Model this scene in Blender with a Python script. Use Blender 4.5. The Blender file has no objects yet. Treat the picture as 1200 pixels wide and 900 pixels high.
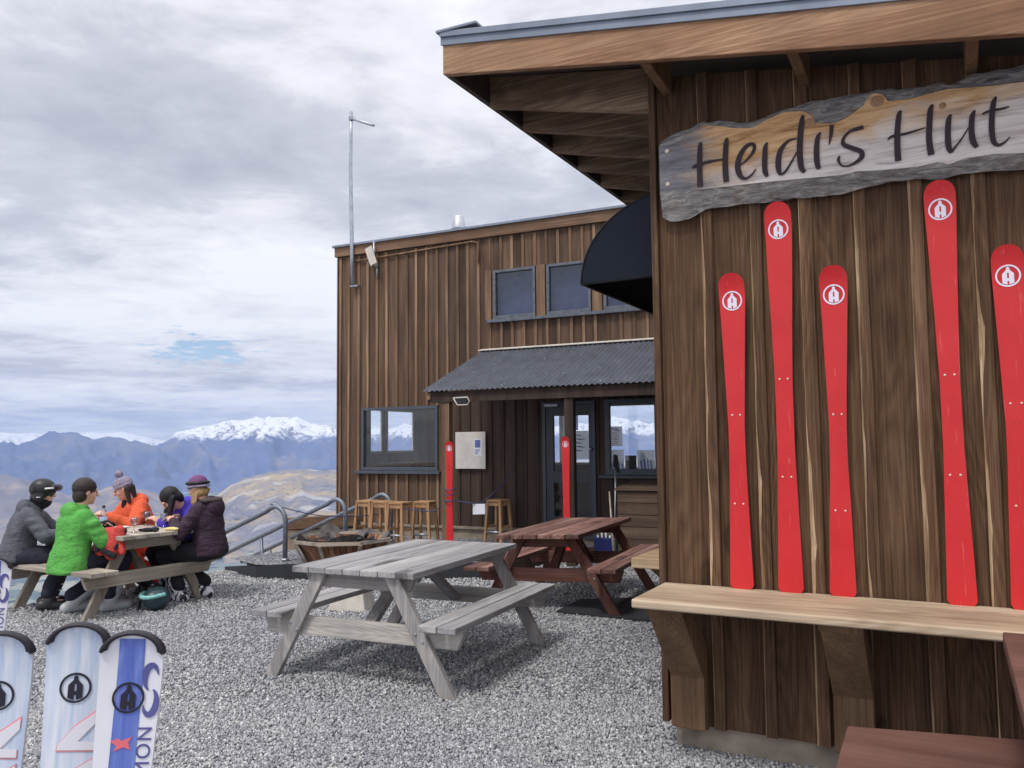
import bpy, math, random
import numpy as np
from mathutils import Vector, Matrix, noise
random.seed(7); np.random.seed(7)
R = math.radians
sc = bpy.context.scene
COL = sc.collection

# ------------------------------------------------------------------ camera model
F, PITCH, ROLL, EYE = 950.0, R(4.1), R(-.63), 1.6
cp, sp, cr, sr = math.cos(PITCH), math.sin(PITCH), math.cos(ROLL), math.sin(ROLL)
FWD = Vector((0, cp, sp)); UP0 = Vector((0, -sp, cp)); RT0 = Vector((1, 0, 0))
RT = cr*RT0 + sr*UP0; UP = -sr*RT0 + cr*UP0
O = Vector((0, 0, EYE))
def ray(px, py): return FWD + RT*((px-600)/F) - UP*((py-450)/F)
def at_z(px, py, z=0.0):
    d = ray(px, py); return O + d*((z-EYE)/d.z)
def at_plane(px, py, p, n):
    d = ray(px, py); return O + d*((p-O).dot(n)/d.dot(n))
def at_y(px, py, y):
    d = ray(px, py); return O + d*(y/d.y)

# ------------------------------------------------------------------ mesh builder
class MB:
    def __init__(s): s.v = []; s.f = []; s.m = []; s.sm = []
    def add(s, vs, fs, mi=0, smooth=False):
        b = len(s.v); s.v += [tuple(v) for v in vs]
        for f in fs: s.f.append(tuple(i+b for i in f)); s.m.append(mi); s.sm.append(smooth)
    def box(s, lo, hi, mi=0):
        x0, y0, z0 = lo; x1, y1, z1 = hi
        s.add([(x0,y0,z0),(x1,y0,z0),(x1,y1,z0),(x0,y1,z0),(x0,y0,z1),(x1,y0,z1),(x1,y1,z1),(x0,y1,z1)],
              [(0,3,2,1),(4,5,6,7),(0,1,5,4),(1,2,6,5),(2,3,7,6),(3,0,4,7)], mi)
    def bar(s, p, q, w, h, up=(0,0,1), mi=0):
        """rectangular bar from p to q; w across (perpendicular to up), h along up"""
        p, q = Vector(p), Vector(q); d = (q-p).normalized(); u = Vector(up)
        a = d.cross(u).normalized(); u = a.cross(d).normalized()
        vs = []
        for c in (p, q):
            for i, j in ((-1,-1),(1,-1),(1,1),(-1,1)): vs.append(c + a*(i*w/2) + u*(j*h/2))
        s.add(vs, [(0,1,2,3),(7,6,5,4),(0,4,5,1),(1,5,6,2),(2,6,7,3),(3,7,4,0)], mi)
    def prism(s, poly, vec, mi=0, smooth=False):
        n = len(poly); vec = Vector(vec)
        vs = [Vector(p) for p in poly] + [Vector(p)+vec for p in poly]
        s.add(vs, [tuple(range(n))[::-1], tuple(range(n, 2*n))] + [(i, (i+1) % n, n+(i+1) % n, n+i) for i in range(n)], mi, smooth)
    def tube(s, pts, r, n=10, mi=0, cap=True, smooth=True):
        pts = [Vector(p) for p in pts]; k = len(pts)
        rs = r if isinstance(r, (list, tuple)) else [r]*k
        vs = []; prev = None
        for i, p in enumerate(pts):
            t = (pts[min(i+1, k-1)] - pts[max(i-1, 0)]).normalized()
            a = prev - t*prev.dot(t) if prev is not None else t.orthogonal()
            if a.length < 1e-6: a = t.orthogonal()
            a.normalize(); prev = a; b = t.cross(a)
            for j in range(n):
                g = 2*math.pi*j/n; vs.append(p + a*(rs[i]*math.cos(g)) + b*(rs[i]*math.sin(g)))
        fs = [(i*n+j, i*n+(j+1) % n, (i+1)*n+(j+1) % n, (i+1)*n+j) for i in range(k-1) for j in range(n)]
        s.add(vs, fs, mi, smooth)
        if cap:
            b = len(s.v) - len(vs)
            s.f.append(tuple(b+j for j in range(n))[::-1]); s.m.append(mi); s.sm.append(False)
            s.f.append(tuple(b+(k-1)*n+j for j in range(n))); s.m.append(mi); s.sm.append(False)
    def lathe(s, prof, c=(0,0,0), n=20, mi=0, sx=1, sy=1, smooth=True):
        vs = []; k = len(prof)
        for r, z in prof:
            for j in range(n):
                g = 2*math.pi*j/n; vs.append((c[0]+r*sx*math.cos(g), c[1]+r*sy*math.sin(g), c[2]+z))
        fs = [(i*n+j, i*n+(j+1) % n, (i+1)*n+(j+1) % n, (i+1)*n+j) for i in range(k-1) for j in range(n)]
        s.add(vs, fs, mi, smooth)
        b = len(s.v) - len(vs)
        s.f.append(tuple(b+j for j in range(n))[::-1]); s.m.append(mi); s.sm.append(False)
        s.f.append(tuple(b+(k-1)*n+j for j in range(n))); s.m.append(mi); s.sm.append(False)
    def ell(s, c, rad, M=None, n=14, k=9, mi=0):
        c = Vector(c); vs = []; M = M or Matrix.Identity(3)
        for i in range(k+1):
            a = math.pi*i/k
            for j in range(n):
                g = 2*math.pi*j/n
                vs.append(c + M @ Vector((rad[0]*math.sin(a)*math.cos(g), rad[1]*math.sin(a)*math.sin(g), rad[2]*math.cos(a))))
        fs = []
        for i in range(k):
            for j in range(n): fs.append((i*n+j, (i+1)*n+j, (i+1)*n+(j+1) % n, i*n+(j+1) % n))
        s.add(vs, fs, mi, True)
    def cap(s, p, q, r1, r2, n=12, mi=0):
        p, q = Vector(p), Vector(q); d = q-p; L = d.length or 1e-4; d = d/L
        pts, rs = [], []
        for a in (90, 60, 30): pts.append(p - d*r1*math.sin(R(a))); rs.append(max(r1*math.cos(R(a)), r1*.02))
        pts += [p, q]; rs += [r1, r2]
        for a in (30, 60, 90): pts.append(q + d*r2*math.sin(R(a))); rs.append(max(r2*math.cos(R(a)), r2*.02))
        s.tube(pts, rs, n, mi)
    def loft(s, secs, n=18, mi=0):
        """secs: (centre, axis a, axis b)"""
        vs = []; k = len(secs)
        for c, a, b in secs:
            for j in range(n):
                g = 2*math.pi*j/n; vs.append(Vector(c) + Vector(a)*math.cos(g) + Vector(b)*math.sin(g))
        fs = [(i*n+j, i*n+(j+1) % n, (i+1)*n+(j+1) % n, (i+1)*n+j) for i in range(k-1) for j in range(n)]
        fs += [tuple(range(n))[::-1], tuple((k-1)*n+j for j in range(n))]
        s.add(vs, fs, mi, True)
    def ribbon(s, pts, ws, nrm, th, mi=0):
        """flat stroke: pts centre line, ws widths, raised by th along nrm"""
        pts = [Vector(p) for p in pts]; nrm = Vector(nrm); L = []; Rr = []
        k = len(pts)
        for i, p in enumerate(pts):
            t = (pts[min(i+1, k-1)]-pts[max(i-1, 0)]).normalized(); a = t.cross(nrm).normalized()
            L.append(p + a*ws[i]/2); Rr.append(p - a*ws[i]/2)
        n = k
        vs = [p+nrm*th for p in L] + [p+nrm*th for p in Rr] + L + Rr
        fs = []
        for i in range(k-1):
            fs += [(i, i+1, n+i+1, n+i), (i, 2*n+i, 2*n+i+1, i+1), (n+i, n+i+1, 3*n+i+1, 3*n+i)]
        fs += [(0, n, 3*n, 2*n), (k-1, 2*n+k-1, 3*n+k-1, n+k-1)]
        s.add(vs, fs, mi)
    def mesh(s, name):
        me = bpy.data.meshes.new(name); me.from_pydata(s.v, [], s.f)
        me.polygons.foreach_set('material_index', s.m); me.polygons.foreach_set('use_smooth', s.sm)
        me.update(); return me

def link(name, me, mats, parent=None, bevel=0, label=None):
    o = bpy.data.objects.new(name, me); COL.objects.link(o)
    for m in (mats if isinstance(mats, (list, tuple)) else [mats]): me.materials.append(m)
    if parent is not None: o.parent = parent
    if bevel:
        b = o.modifiers.new('Bevel', 'BEVEL'); b.width = bevel; b.segments = 2; b.limit_method = 'ANGLE'; b.angle_limit = R(40)
    if label: o['label'] = label
    return o
def part(name, mb, mats, parent, bevel=0, label=None): return link(name, mb.mesh(name), mats, parent, bevel, label)
def tag(o, label, cat, group=None):
    o['label'] = label; o['category'] = cat
    if group: o['group'] = group
    return o
def thing(name, label, cat, loc=(0,0,0), rz=0, group=None):
    o = bpy.data.objects.new(name, None); COL.objects.link(o); o.empty_display_size = .1
    o.location = loc; o.rotation_euler = (0, 0, rz)
    return tag(o, label, cat, group)
def single(name, mb, mats, label, cat, loc=(0,0,0), rz=0, group=None, bevel=0):
    o = link(name, mb.mesh(name), mats, None, bevel); o.location = loc; o.rotation_euler = (0, 0, rz)
    return tag(o, label, cat, group)
def struct(name, me, mats, kind='structure'):
    o = link(name, me, mats); o['kind'] = kind; return o
def dup(o, loc, rz, label, name=None):
    def cp_(x, par):
        c = x.copy(); COL.objects.link(c)
        if par: c.parent = par
        for ch in [k for k in x.children]: cp_(ch, c)
        return c
    r = cp_(o, None); r.location = loc; r.rotation_euler = (0, 0, rz); r['label'] = label
    return r

# ------------------------------------------------------------------ materials
class NT:
    def __init__(s, name):
        s.m = bpy.data.materials.new(name); s.m.use_nodes = True; s.t = s.m.node_tree; s.n = s.t.nodes; s.n.clear()
        s.out = s.n.new('ShaderNodeOutputMaterial'); s.b = s.n.new('ShaderNodeBsdfPrincipled')
        s.l(s.b.outputs[0], s.out.inputs[0])
    def l(s, a, b): s.t.links.new(a, b)
    def new(s, t, **kw):
        n = s.n.new(t)
        for k, v in kw.items():
            if k in n.inputs: n.inputs[k].default_value = v
            else: setattr(n, k, v)
        return n
    def coord(s, kind='Object'): return s.new('ShaderNodeTexCoord').outputs[kind]
    def mapping(s, vec, scale=(1,1,1), loc=None):
        m = s.new('ShaderNodeMapping'); m.inputs['Scale'].default_value = scale; s.l(vec, m.inputs['Vector'])
        if loc is not None: s.l(loc, m.inputs['Location'])
        return m.outputs[0]
    def noise(s, vec, scale, detail=5, rough=.6, dist=0):
        n = s.new('ShaderNodeTexNoise'); s.l(vec, n.inputs['Vector'])
        n.inputs['Scale'].default_value = scale; n.inputs['Detail'].default_value = detail
        n.inputs['Roughness'].default_value = rough; n.inputs['Distortion'].default_value = dist
        return n.outputs['Fac']
    def ramp(s, fac, stops):
        r = s.new('ShaderNodeValToRGB'); e = r.color_ramp.elements
        while len(e) < len(stops): e.new(.5)
        for i, (p, c) in enumerate(stops):
            e[i].position = p; e[i].color = (*c, 1) if len(c) == 3 else c
        s.l(fac, r.inputs[0]); return r.outputs[0]
    def math(s, op, a, b=None, clamp=False):
        n = s.new('ShaderNodeMath'); n.operation = op; n.use_clamp = clamp
        for i, x in enumerate((a, b)):
            if x is None: continue
            if isinstance(x, (int, float)): n.inputs[i].default_value = x
            else: s.l(x, n.inputs[i])
        return n.outputs[0]
    def mix(s, fac, a, b, mode='MIX'):
        n = s.new('ShaderNodeMix'); n.data_type = 'RGBA'; n.blend_type = mode
        for i, x in ((0, fac), (6, a), (7, b)):
            if isinstance(x, (int, float)): n.inputs[i].default_value = x
            elif isinstance(x, tuple): n.inputs[i].default_value = (*x, 1)
            else: s.l(x, n.inputs[i])
        return n.outputs[2]
    def bump(s, h, strength, dist=.01):
        b = s.new('ShaderNodeBump'); b.inputs['Strength'].default_value = strength; b.inputs['Distance'].default_value = dist
        s.l(h, b.inputs['Height']); s.l(b.outputs[0], s.b.inputs['Normal'])
    def base(s, c):
        if isinstance(c, tuple): s.b.inputs['Base Color'].default_value = (*c, 1)
        else: s.l(c, s.b.inputs['Base Color'])
    def set(s, rough=.7, metal=0, spec=.5):
        s.b.inputs['Roughness'].default_value = rough; s.b.inputs['Metallic'].default_value = metal
        s.b.inputs['Specular IOR Level'].default_value = spec

def lin(*rgb):
    f = lambda c: c/255/12.92 if c <= 10 else ((c/255+.055)/1.055)**2.4
    return tuple(f(c) for c in rgb)
def mul(c, k): return tuple(x*k for x in c)

def plain(name, c, rough=.6, metal=0, var=.25, scale=8, bump=0, bscale=60, spec=.5):
    t = NT(name); v = t.coord(); n = t.noise(v, scale, 5, .6)
    t.base(t.ramp(n, [(.3, mul(c, 1-var)), (.7, mul(c, 1+var))])); t.set(rough, metal, spec)
    if bump: t.bump(t.noise(v, bscale, 6, .65), bump, .01)
    return t.m

def wood(name, dark, mid, light, axis=2, scale=9, stretch=.06, rough=.8, bump=.35, island=.5, streak=.62, spec=.25, rings=0.0, knots=0.0, fine=.38):
    t = NT(name); v = t.coord()
    g = t.new('ShaderNodeNewGeometry'); rnd = g.outputs['Random Per Island']
    off = t.new('ShaderNodeCombineXYZ'); k = t.math('MULTIPLY', rnd, 37.0)
    for i in range(3): t.l(k, off.inputs[i])
    s = [1, 1, 1]; s[axis] = stretch
    m1 = t.mapping(v, tuple(s), off.outputs[0])
    s2 = [1, 1, 1]; s2[axis] = stretch*.28
    m2 = t.mapping(v, tuple(s2), off.outputs[0])
    n1 = t.noise(m1, scale, 6, .6, .3); n2 = t.noise(m2, scale*11, 4, .75); n3 = t.noise(v, 2.2, 4, .6)
    f = t.math('ADD', t.math('MULTIPLY', n1, 1-fine), t.math('MULTIPLY', n2, fine)); hgt = t.math('ADD', n1, t.math('MULTIPLY', n2, .6))
    if rings:      # growth-ring lines: contours of a slow field stretched along the board
        s3 = [1, 1, 1]; s3[axis] = .11
        fld = t.noise(t.mapping(v, tuple(s3), off.outputs[0]), 3.2, 2, .5, .3)
        ln = t.math('PINGPONG', t.math('MULTIPLY', fld, 52.0), 1.0); n4 = t.noise(m2, 40, 3, .6)
        ln = t.math('MULTIPLY', t.math('SUBTRACT', ln, .5), t.math('MULTIPLY', n4, rings)); f = t.math('ADD', f, ln); hgt = t.math('ADD', hgt, t.math('MULTIPLY', ln, 2.0))
    c = t.ramp(f, [(.34, dark), (.5, mid), (streak, light), (.8, mul(light, 1.12))])
    vv = t.math('ADD', t.math('MULTIPLY', rnd, island), t.math('MULTIPLY', n3, .7))
    c = t.mix(1.0, c, t.ramp(vv, [(.2, (.62,)*3), (.85, (1.32, 1.28, 1.22))]), 'MULTIPLY')
    if knots:
        s4 = [1, 1, 1]; s4[axis] = .5
        vo = t.new('ShaderNodeTexVoronoi'); vo.inputs['Scale'].default_value = knots; t.l(t.mapping(v, tuple(s4), off.outputs[0]), vo.inputs['Vector'])
        d = t.math('ADD', t.math('MULTIPLY', vo.outputs['Distance'], 1.0), t.math('MULTIPLY', t.math('SUBTRACT', n1, .5), .10))
        kr = t.ramp(d, [(.05, (.38,)*3), (.085, (.62,)*3), (.10, (.45,)*3), (.14, (.9,)*3), (.2, (1,1,1))]); c = t.mix(1.0, c, kr, 'MULTIPLY')
    t.base(c); t.set(rough, 0, spec)
    t.bump(hgt, bump, .012)
    return t.m

HUTB = wood('hut_board_stain', lin(60,44,33), lin(94,71,54), lin(128,102,80), 2, 10, .05, .85, .9, .4, .68, .25, .16, 2.5, .6)
HUTB2 = wood('hut_board_dark_stain', lin(58,44,38), lin(84,66,56), lin(104,84,70), 2, 7, .05, .8, .4, .4)
BATT = wood('hut_batten_stain', lin(60,44,34), lin(96,73,56), lin(132,106,84), 2, 12, .05, .85, .9, .5, .67, .25, .14, 2.4, .6)
RAWLIT = wood('worn_sunlit_timber', lin(104,82,62), lin(166,138,108), lin(214,190,158), 2, 16, .09, .85, .6, .4, .6)  # pale for bare wear and for light caught on the batten edges
LODB = wood('lodge_board_stain', lin(60,47,40), lin(86,69,58), lin(110,90,75), 2, 9, .06, .8, .3, .9)
LODBAT = wood('lodge_batten_stain', lin(82,65,53), lin(112,91,74), lin(148,123,101), 2, 9, .06, .8, .3, 1.3)
LODDARK = wood('porch_stain_and_shade', lin(50,42,39), lin(66,55,50), lin(80,67,60), 2, 9, .06, .8, .3, .7)  # dark stain with the porch roof's shade put into the colour
FASC = wood('fascia_timber', lin(118,87,67), lin(156,118,91), lin(202,166,134), 0, 6, .05, .75, .3, .2, .68, .25, .10, 1.2)
LFASC = wood('lodge_fascia_timber', lin(88,68,54), lin(118,93,75), lin(146,119,98), 0, 6, .05, .75, .3, .2)
RAFT = wood('rafter_timber', lin(78,62,50), lin(124,103,84), lin(170,148,124), 0, 6, .08, .8, .3, .6, .64, .25, .14, 1.6)
SHELF = wood('counter_pine', lin(150,124,100), lin(198,176,150), lin(222,204,180), 0, 6, .06, .75, .35, .2, .62, .25, .16, 1.7)
BRKT = wood('bracket_timber', lin(88,68,52), lin(122,96,74), lin(152,124,96), 2, 10, .04, .8, .4, .5, .66, .25, .08, 2.4, .55)
GREY = wood('weathered_grey_timber', lin(128,127,130), lin(166,165,168), lin(192,190,191), 0, 9, .05, .8, .4, .3, .64, .25, .14, 1.3)
GREYV = wood('weathered_grey_leg', lin(128,127,128), lin(164,161,161), lin(192,188,186), 2, 9, .08, .8, .4, .35, .64, .25, .16, 2.0)
GREYY = wood('weathered_grey_bearer', lin(130,128,128), lin(164,161,159), lin(190,186,182), 1, 9, .06, .8, .4, .35, .64, .25, .14, 1.5)
TAN = wood('weathered_tan_timber', lin(122,114,104), lin(168,160,149), lin(196,188,176), 0, 9, .06, .8, .3, .5, .6)
TANV = wood('weathered_tan_leg', lin(122,114,104), lin(160,151,140), lin(186,177,165), 2, 9, .08, .8, .3, .3, .64)
TANY = wood('weathered_tan_bearer', lin(124,116,106), lin(162,153,142), lin(188,179,168), 1, 9, .06, .8, .3, .3, .64)
RED = wood('redbrown_stain', lin(80,56,52), lin(114,84,77), lin(158,128,119), 0, 8, .05, .7, .35, .6, .62, .25, .1, 1.5)
REDV = wood('redbrown_leg_stain', lin(76,49,43), lin(102,67,59), lin(130,94,84), 2, 8, .08, .7, .3, .5)
REDY = wood('redbrown_bearer_stain', lin(74,48,43), lin(100,66,59), lin(128,92,84), 1, 8, .06, .7, .3, .5)
PINE = wood('pine_table_timber', lin(140,112,82), lin(190,164,130), lin(220,198,166), 0, 7, .06, .7, .3, .5, .6)
BRN = wood('brown_stained_plank', lin(100,72,64), lin(118,86,77), lin(136,102,92), 0, 5, .05, .6, .2, .2, .66)
STOOL = wood('stool_timber', lin(146,108,76), lin(186,146,108), lin(212,176,138), 2, 9, .1, .6, .15, .5)
CRATE = wood('crate_timber', lin(70,58,50), lin(94,78,68), lin(116,98,86), 0, 6, .06, .8, .35, .5)
PITW = wood('firepit_slat', lin(78,52,42), lin(120,86,68), lin(164,126,102), 2, 9, .1, .85, .4, 1.0)
PITR = wood('firepit_rim_timber', lin(108,98,90), lin(152,142,132), lin(184,174,164), 0, 9, .06, .85, .35, .5)
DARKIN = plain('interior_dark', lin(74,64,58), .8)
CONC = plain('rough_concrete', lin(150,138,124), .9, 0, .4, 5, .6, 30)
CONCP = plain('pale_concrete', lin(206,200,190), .9, 0, .15, 9, .4, 40)
RAILM = plain('weathered_rail_steel', lin(126,134,146), .5, .6, .25, 14)
GALV = plain('galvanised_steel', lin(176,182,190), .42, .85, .2, 14)
STEEL = plain('bright_flue_steel', lin(196,198,204), .45, .8, .1, 10)
FLASH = plain('grey_flashing', lin(128,138,152), .5, .3, .15, 4)
SOFF = plain('soffit_ply', lin(70,60,56), .85)
FRAME = plain('slate_window_paint', lin(72,80,92), .5, 0, .1)
FRAMEB = plain('weathered_window_paint', lin(92,98,108), .6, 0, .4, 22)
DOORP = plain('dark_door_paint', lin(62,66,74), .5, 0, .1)
AWN = plain('navy_awning_canvas', lin(40,46,58), .85, 0, .08, 3, .2, 300)
BLACK = plain('black_rubber', lin(34,34,38), .7, 0, .2)
BLKP = plain('black_plastic', lin(30,30,34), .4, 0, .15)
WHITE = plain('white_plastic', lin(232,232,232), .5, 0, .05)
PAPER = plain('white_paper', lin(226,228,236), .8, 0, .05)
INK = plain('dark_ink', lin(44,40,52), .7, 0, .1)
BLUEP = plain('poster_blue', lin(92,112,176), .7, 0, .1)
MATM = plain('black_matting', lin(44,44,50), .9, 0, .35, 60, .5, 90)
def ski_red():
    t = NT('red_ski_topsheet'); oi = t.new('ShaderNodeObjectInfo'); cx_ = t.new('ShaderNodeCombineXYZ'); [t.l(t.math('MULTIPLY', oi.outputs['Random'], 23.0), cx_.inputs[i]) for i in range(3)]; v = t.mapping(t.coord(), (1,1,1), cx_.outputs[0]); n = t.noise(v, 3, 4, .6); sc1 = t.noise(t.mapping(v, (1, 1, .07), None), 75, 3, .6, .8); sc2 = t.noise(v, 55, 4, .7); w_ = t.noise(t.mapping(v, (1,1,.3)), 9, 5, .65)
    c = t.ramp(n, [(.3, lin(202,38,42)), (.7, lin(214,48,52))]); c = t.mix(t.ramp(sc1, [(.66, (0,0,0)), (.70, (.35,)*3)]), c, lin(232,128,124)); c = t.mix(t.ramp(sc2, [(.70, (0,0,0)), (.75, (.5,)*3)]), c, lin(150,30,36))
    t.base(c); t.set(.36, 0, .45); t.l(t.ramp(w_, [(.3, (.26,)*3), (.7, (.52,)*3)]), t.b.inputs['Roughness']); return t.m
SKIRED = ski_red()
EMW = plain('white_emblem_print', lin(236,232,246), .5, 0, .03)
EMK = plain('black_emblem_print', lin(36,34,48), .5, 0, .1)
SIGNLET = plain('plum_lettering_paint', lin(44,26,36), .6, 0, .15, 30)
CREAM = plain('cream_screw', lin(226,214,196), .4, .2, .1)
BLUEB = plain('blue_crate_plastic', lin(34,42,104), .5, 0, .1)
ROPE = plain('navy_rope', lin(66,76,112), .8, 0, .3, 60)

def corrugated():
    t = NT('grey_corrugated_steel'); v = t.coord()
    n = t.noise(v, 5, 5, .6); sp_ = t.noise(v, 42, 2, .5)
    c = t.ramp(n, [(.3, lin(74,77,84)), (.7, lin(90,94,103))])
    c = t.mix(t.ramp(sp_, [(.70, (0,0,0)), (.74, (1,1,1))]), c, lin(196,200,210)); t.base(c); t.set(.6, .1, .3); return t.m
CORR = corrugated()

def board_metal():
    t = NT('worn_notice_board'); v = t.coord(); n = t.noise(v, 3, 5, .65); n2 = t.noise(t.mapping(v, (3, 1, 9)), 5, 5, .7)
    c = t.ramp(n, [(.3, lin(190,188,186)), (.55, lin(214,210,204)), (.75, lin(206,196,170))])
    t.base(t.mix(t.ramp(n2, [(.64, (0,0,0)), (.72, (1,1,1))]), c, lin(120,118,118))); t.set(.5); return t.m
NOTB = board_metal()

def glass(name, tint=(.75,.82,.85), refl=1.0):
    t = NT(name); t.n.remove(t.b)
    tr = t.new('ShaderNodeBsdfTransparent'); tr.inputs[0].default_value = (*tint, 1)
    gl = t.new('ShaderNodeBsdfGlossy'); gl.inputs['Roughness'].default_value = .02
    fr = t.new('ShaderNodeLayerWeight'); fr.inputs[0].default_value = .5
    mx = t.new('ShaderNodeMixShader'); f = t.math('MULTIPLY', t.math('ADD', t.math('MULTIPLY', t.math('POWER', fr.outputs['Facing'], 4.0), .75), .045), refl, True)
    t.l(f, mx.inputs[0]); t.l(tr.outputs[0], mx.inputs[1]); t.l(gl.outputs[0], mx.inputs[2]); t.l(mx.outputs[0], t.out.inputs[0])
    return t.m
GLASS = glass('window_glass', (.93,.95,.97)); GLASSU = glass('sky_tint_window_glass', (.66,.72,.84), 1.3); CLEAR = glass('drinking_glass', (.80,.85,.92), 2.2)  # blue tint of the upper panes stands for reflected sky

def fabric(name, c, var=.2, bump=.5, scale=9, rough=.8):
    t = NT(name); v = t.coord(); n = t.noise(v, scale, 5, .6, .5)
    t.base(t.ramp(n, [(.3, mul(c, 1-var)), (.7, mul(c, 1+var))])); t.set(rough, 0, .3)
    t.bump(t.noise(t.mapping(v, (1, 1, 1.8)), scale*1.6, 3, .5, 1.2), bump, .03); return t.m
def hairm(name, c):
    t = NT(name); v = t.coord(); n = t.noise(t.mapping(v, (1, 1, .15)), 90, 4, .7)
    t.base(t.ramp(n, [(.3, mul(c, .6)), (.7, mul(c, 1.5))])); t.set(.5, 0, .4); t.bump(n, .6, .01); return t.m
SKIN = plain('skin', lin(222,172,150), .5, 0, .06, 20)

def gravel_mat(name, stones=True):
    t = NT(name); v = t.coord()
    if stones:
        g = t.new('ShaderNodeNewGeometry'); rnd = g.outputs['Random Per Island']
        n = t.noise(v, .7, 4, .6); n2 = t.noise(v, 60, 3, .6)
        c = t.ramp(rnd, [(0, lin(86,88,94)), (.25, lin(140,142,149)), (.62, lin(178,179,184)), (.88, lin(208,206,202)), (1, lin(244,243,240))])
        n5 = t.noise(v, 1.9, 5, .65, .8); c = t.mix(1.0, c, t.ramp(n, [(.35, (.78,.79,.83)), (.65, (1.06,1.05,1.03))]), 'MULTIPLY'); c = t.mix(t.ramp(n5, [(.52, (0,0,0)), (.68, (.45,)*3)]), c, lin(150,150,153))
        t.base(t.mix(.32, c, t.ramp(n2, [(.3, lin(90,92,98)), (.7, lin(215,215,215))]))); t.set(.8, 0, .3)
    else:
        vo = t.new('ShaderNodeTexVoronoi'); vo.inputs['Scale'].default_value = 46; t.l(v, vo.inputs['Vector'])
        sep = t.new('ShaderNodeSeparateColor'); t.l(vo.outputs['Color'], sep.inputs[0])
        c = t.ramp(sep.outputs[0], [(0, lin(100,102,108)), (.4, lin(168,170,176)), (.8, lin(206,206,210)), (1, lin(232,230,228))])
        n = t.noise(v, .7, 4, .6)
        c = t.mix(1.0, c, t.ramp(n, [(.35, (.84,.85,.88)), (.65, (1.06,1.04,1.0))]), 'MULTIPLY')
        c = t.mix(t.ramp(vo.outputs['Distance'], [(.25, (0,0,0)), (.75, (1,1,1))]), c, lin(70,72,80))
        t.base(c); t.set(.85, 0, .3); t.bump(t.math('SUBTRACT', 1.0, vo.outputs['Distance']), 1.0, .02)
    return t.m
GRAV = gravel_mat('gravel_bed', False); STONE = gravel_mat('gravel_stones', True)
def asph():
    return plain('dark_edging_rubber', lin(52,54,60), .9, 0, .3, 80, .6, 120)
EDGE = asph()

# ------------------------------------------------------------------ frames of the two buildings
HUT0 = at_z(785, 874); HUT_RZ = R(-(90-61.6))
hb = Vector((math.cos(R(61.6)), math.sin(R(61.6)), 0)); hr = Vector((math.sin(R(61.6)), -math.cos(R(61.6)), 0))
def HP(px, py, off=0.0):
    """photo point on the hut's front plane (off metres proud) -> hut coordinates"""
    q = at_plane(px, py, HUT0 - hb*off, hb) - HUT0; return Vector((q.dot(hr), q.dot(hb), q.z + HUT0.z))
LOD0 = Vector((-.893, 12.375, 0)); LOD_RZ = R(-(90-64.3))
lb = Vector((math.cos(R(64.3)), math.sin(R(64.3)), 0)); lr = Vector((math.sin(R(64.3)), -math.cos(R(64.3)), 0))
def LP(px, py, off=0.0):
    q = at_plane(px, py, LOD0 - lb*off, lb) - LOD0; return Vector((q.dot(lr), q.dot(lb), q.z))
def LW(x, y, z=0): return LOD0 + lr*x + lb*y + Vector((0, 0, z))
def HW(x, y, z=0): return HUT0 + hr*x + hb*y + Vector((0, 0, z))
TZ = .17      # level of the raised terrace in front of the lodge
# ------------------------------------------------------------------ HUT
hut = thing('wooden_hut', 'dark stained batten hut with broad overhanging roof and wooden counter, the nearest building', 'hut', HUT0, HUT_RZ)
def roofz(x): return 3.52 - .17*x          # underside line of the fascia
bat_x = [HP(x, y).x for x, y in ((840.7,687),(900,690),(960.7,695),(1026.7,699),(1095,703),(1171.7,710))]
while bat_x[-1] < 5: bat_x.append(bat_x[-1]+.25)
w = MB(); edges = [.012] + bat_x + [5.2]
for a, b in zip(edges[:-1], edges[1:]):
    zt0, zt1 = roofz(a)+.1, roofz(b)+.1; z0 = .13
    w.prism([(a+.001,0,z0),(b-.001,0,z0),(b-.001,0,zt1),(a+.001,0,zt0)], (0,.03,0), 0)
for k, x in enumerate(bat_x):      # battens; uneven left arris, pale from wear and painted-in side light
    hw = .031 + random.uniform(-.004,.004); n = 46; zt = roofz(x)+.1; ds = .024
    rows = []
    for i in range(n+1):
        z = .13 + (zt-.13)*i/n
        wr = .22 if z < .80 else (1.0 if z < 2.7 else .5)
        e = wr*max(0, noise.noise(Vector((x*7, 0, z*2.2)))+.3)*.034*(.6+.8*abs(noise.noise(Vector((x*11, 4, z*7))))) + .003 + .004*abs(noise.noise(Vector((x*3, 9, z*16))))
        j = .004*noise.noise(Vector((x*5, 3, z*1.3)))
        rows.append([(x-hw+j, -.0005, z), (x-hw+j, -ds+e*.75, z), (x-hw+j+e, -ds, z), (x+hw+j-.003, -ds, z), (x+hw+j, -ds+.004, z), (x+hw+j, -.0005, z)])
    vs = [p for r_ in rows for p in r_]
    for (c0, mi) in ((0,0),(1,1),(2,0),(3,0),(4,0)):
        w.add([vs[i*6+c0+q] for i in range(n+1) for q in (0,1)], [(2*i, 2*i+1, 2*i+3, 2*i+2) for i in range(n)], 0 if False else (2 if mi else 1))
part('wall', w, [HUTB, BATT, RAWLIT], hut)
t = MB(); t.box((-.028,-.026,.13),(.008,.09,3.6)); part('corner_trim', t, BATT, hut, .004)
s = MB()
for i in range(20): s.box((-.0,.095+i*.25,.13),(.03,.34+i*.25,3.46)); s.box((-.024,.32+i*.25,.13),(-.001,.37+i*.25,3.46))
part('side_wall', s, HUTB2, hut)
f = MB(); n = 60; top = []; bot = []
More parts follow.
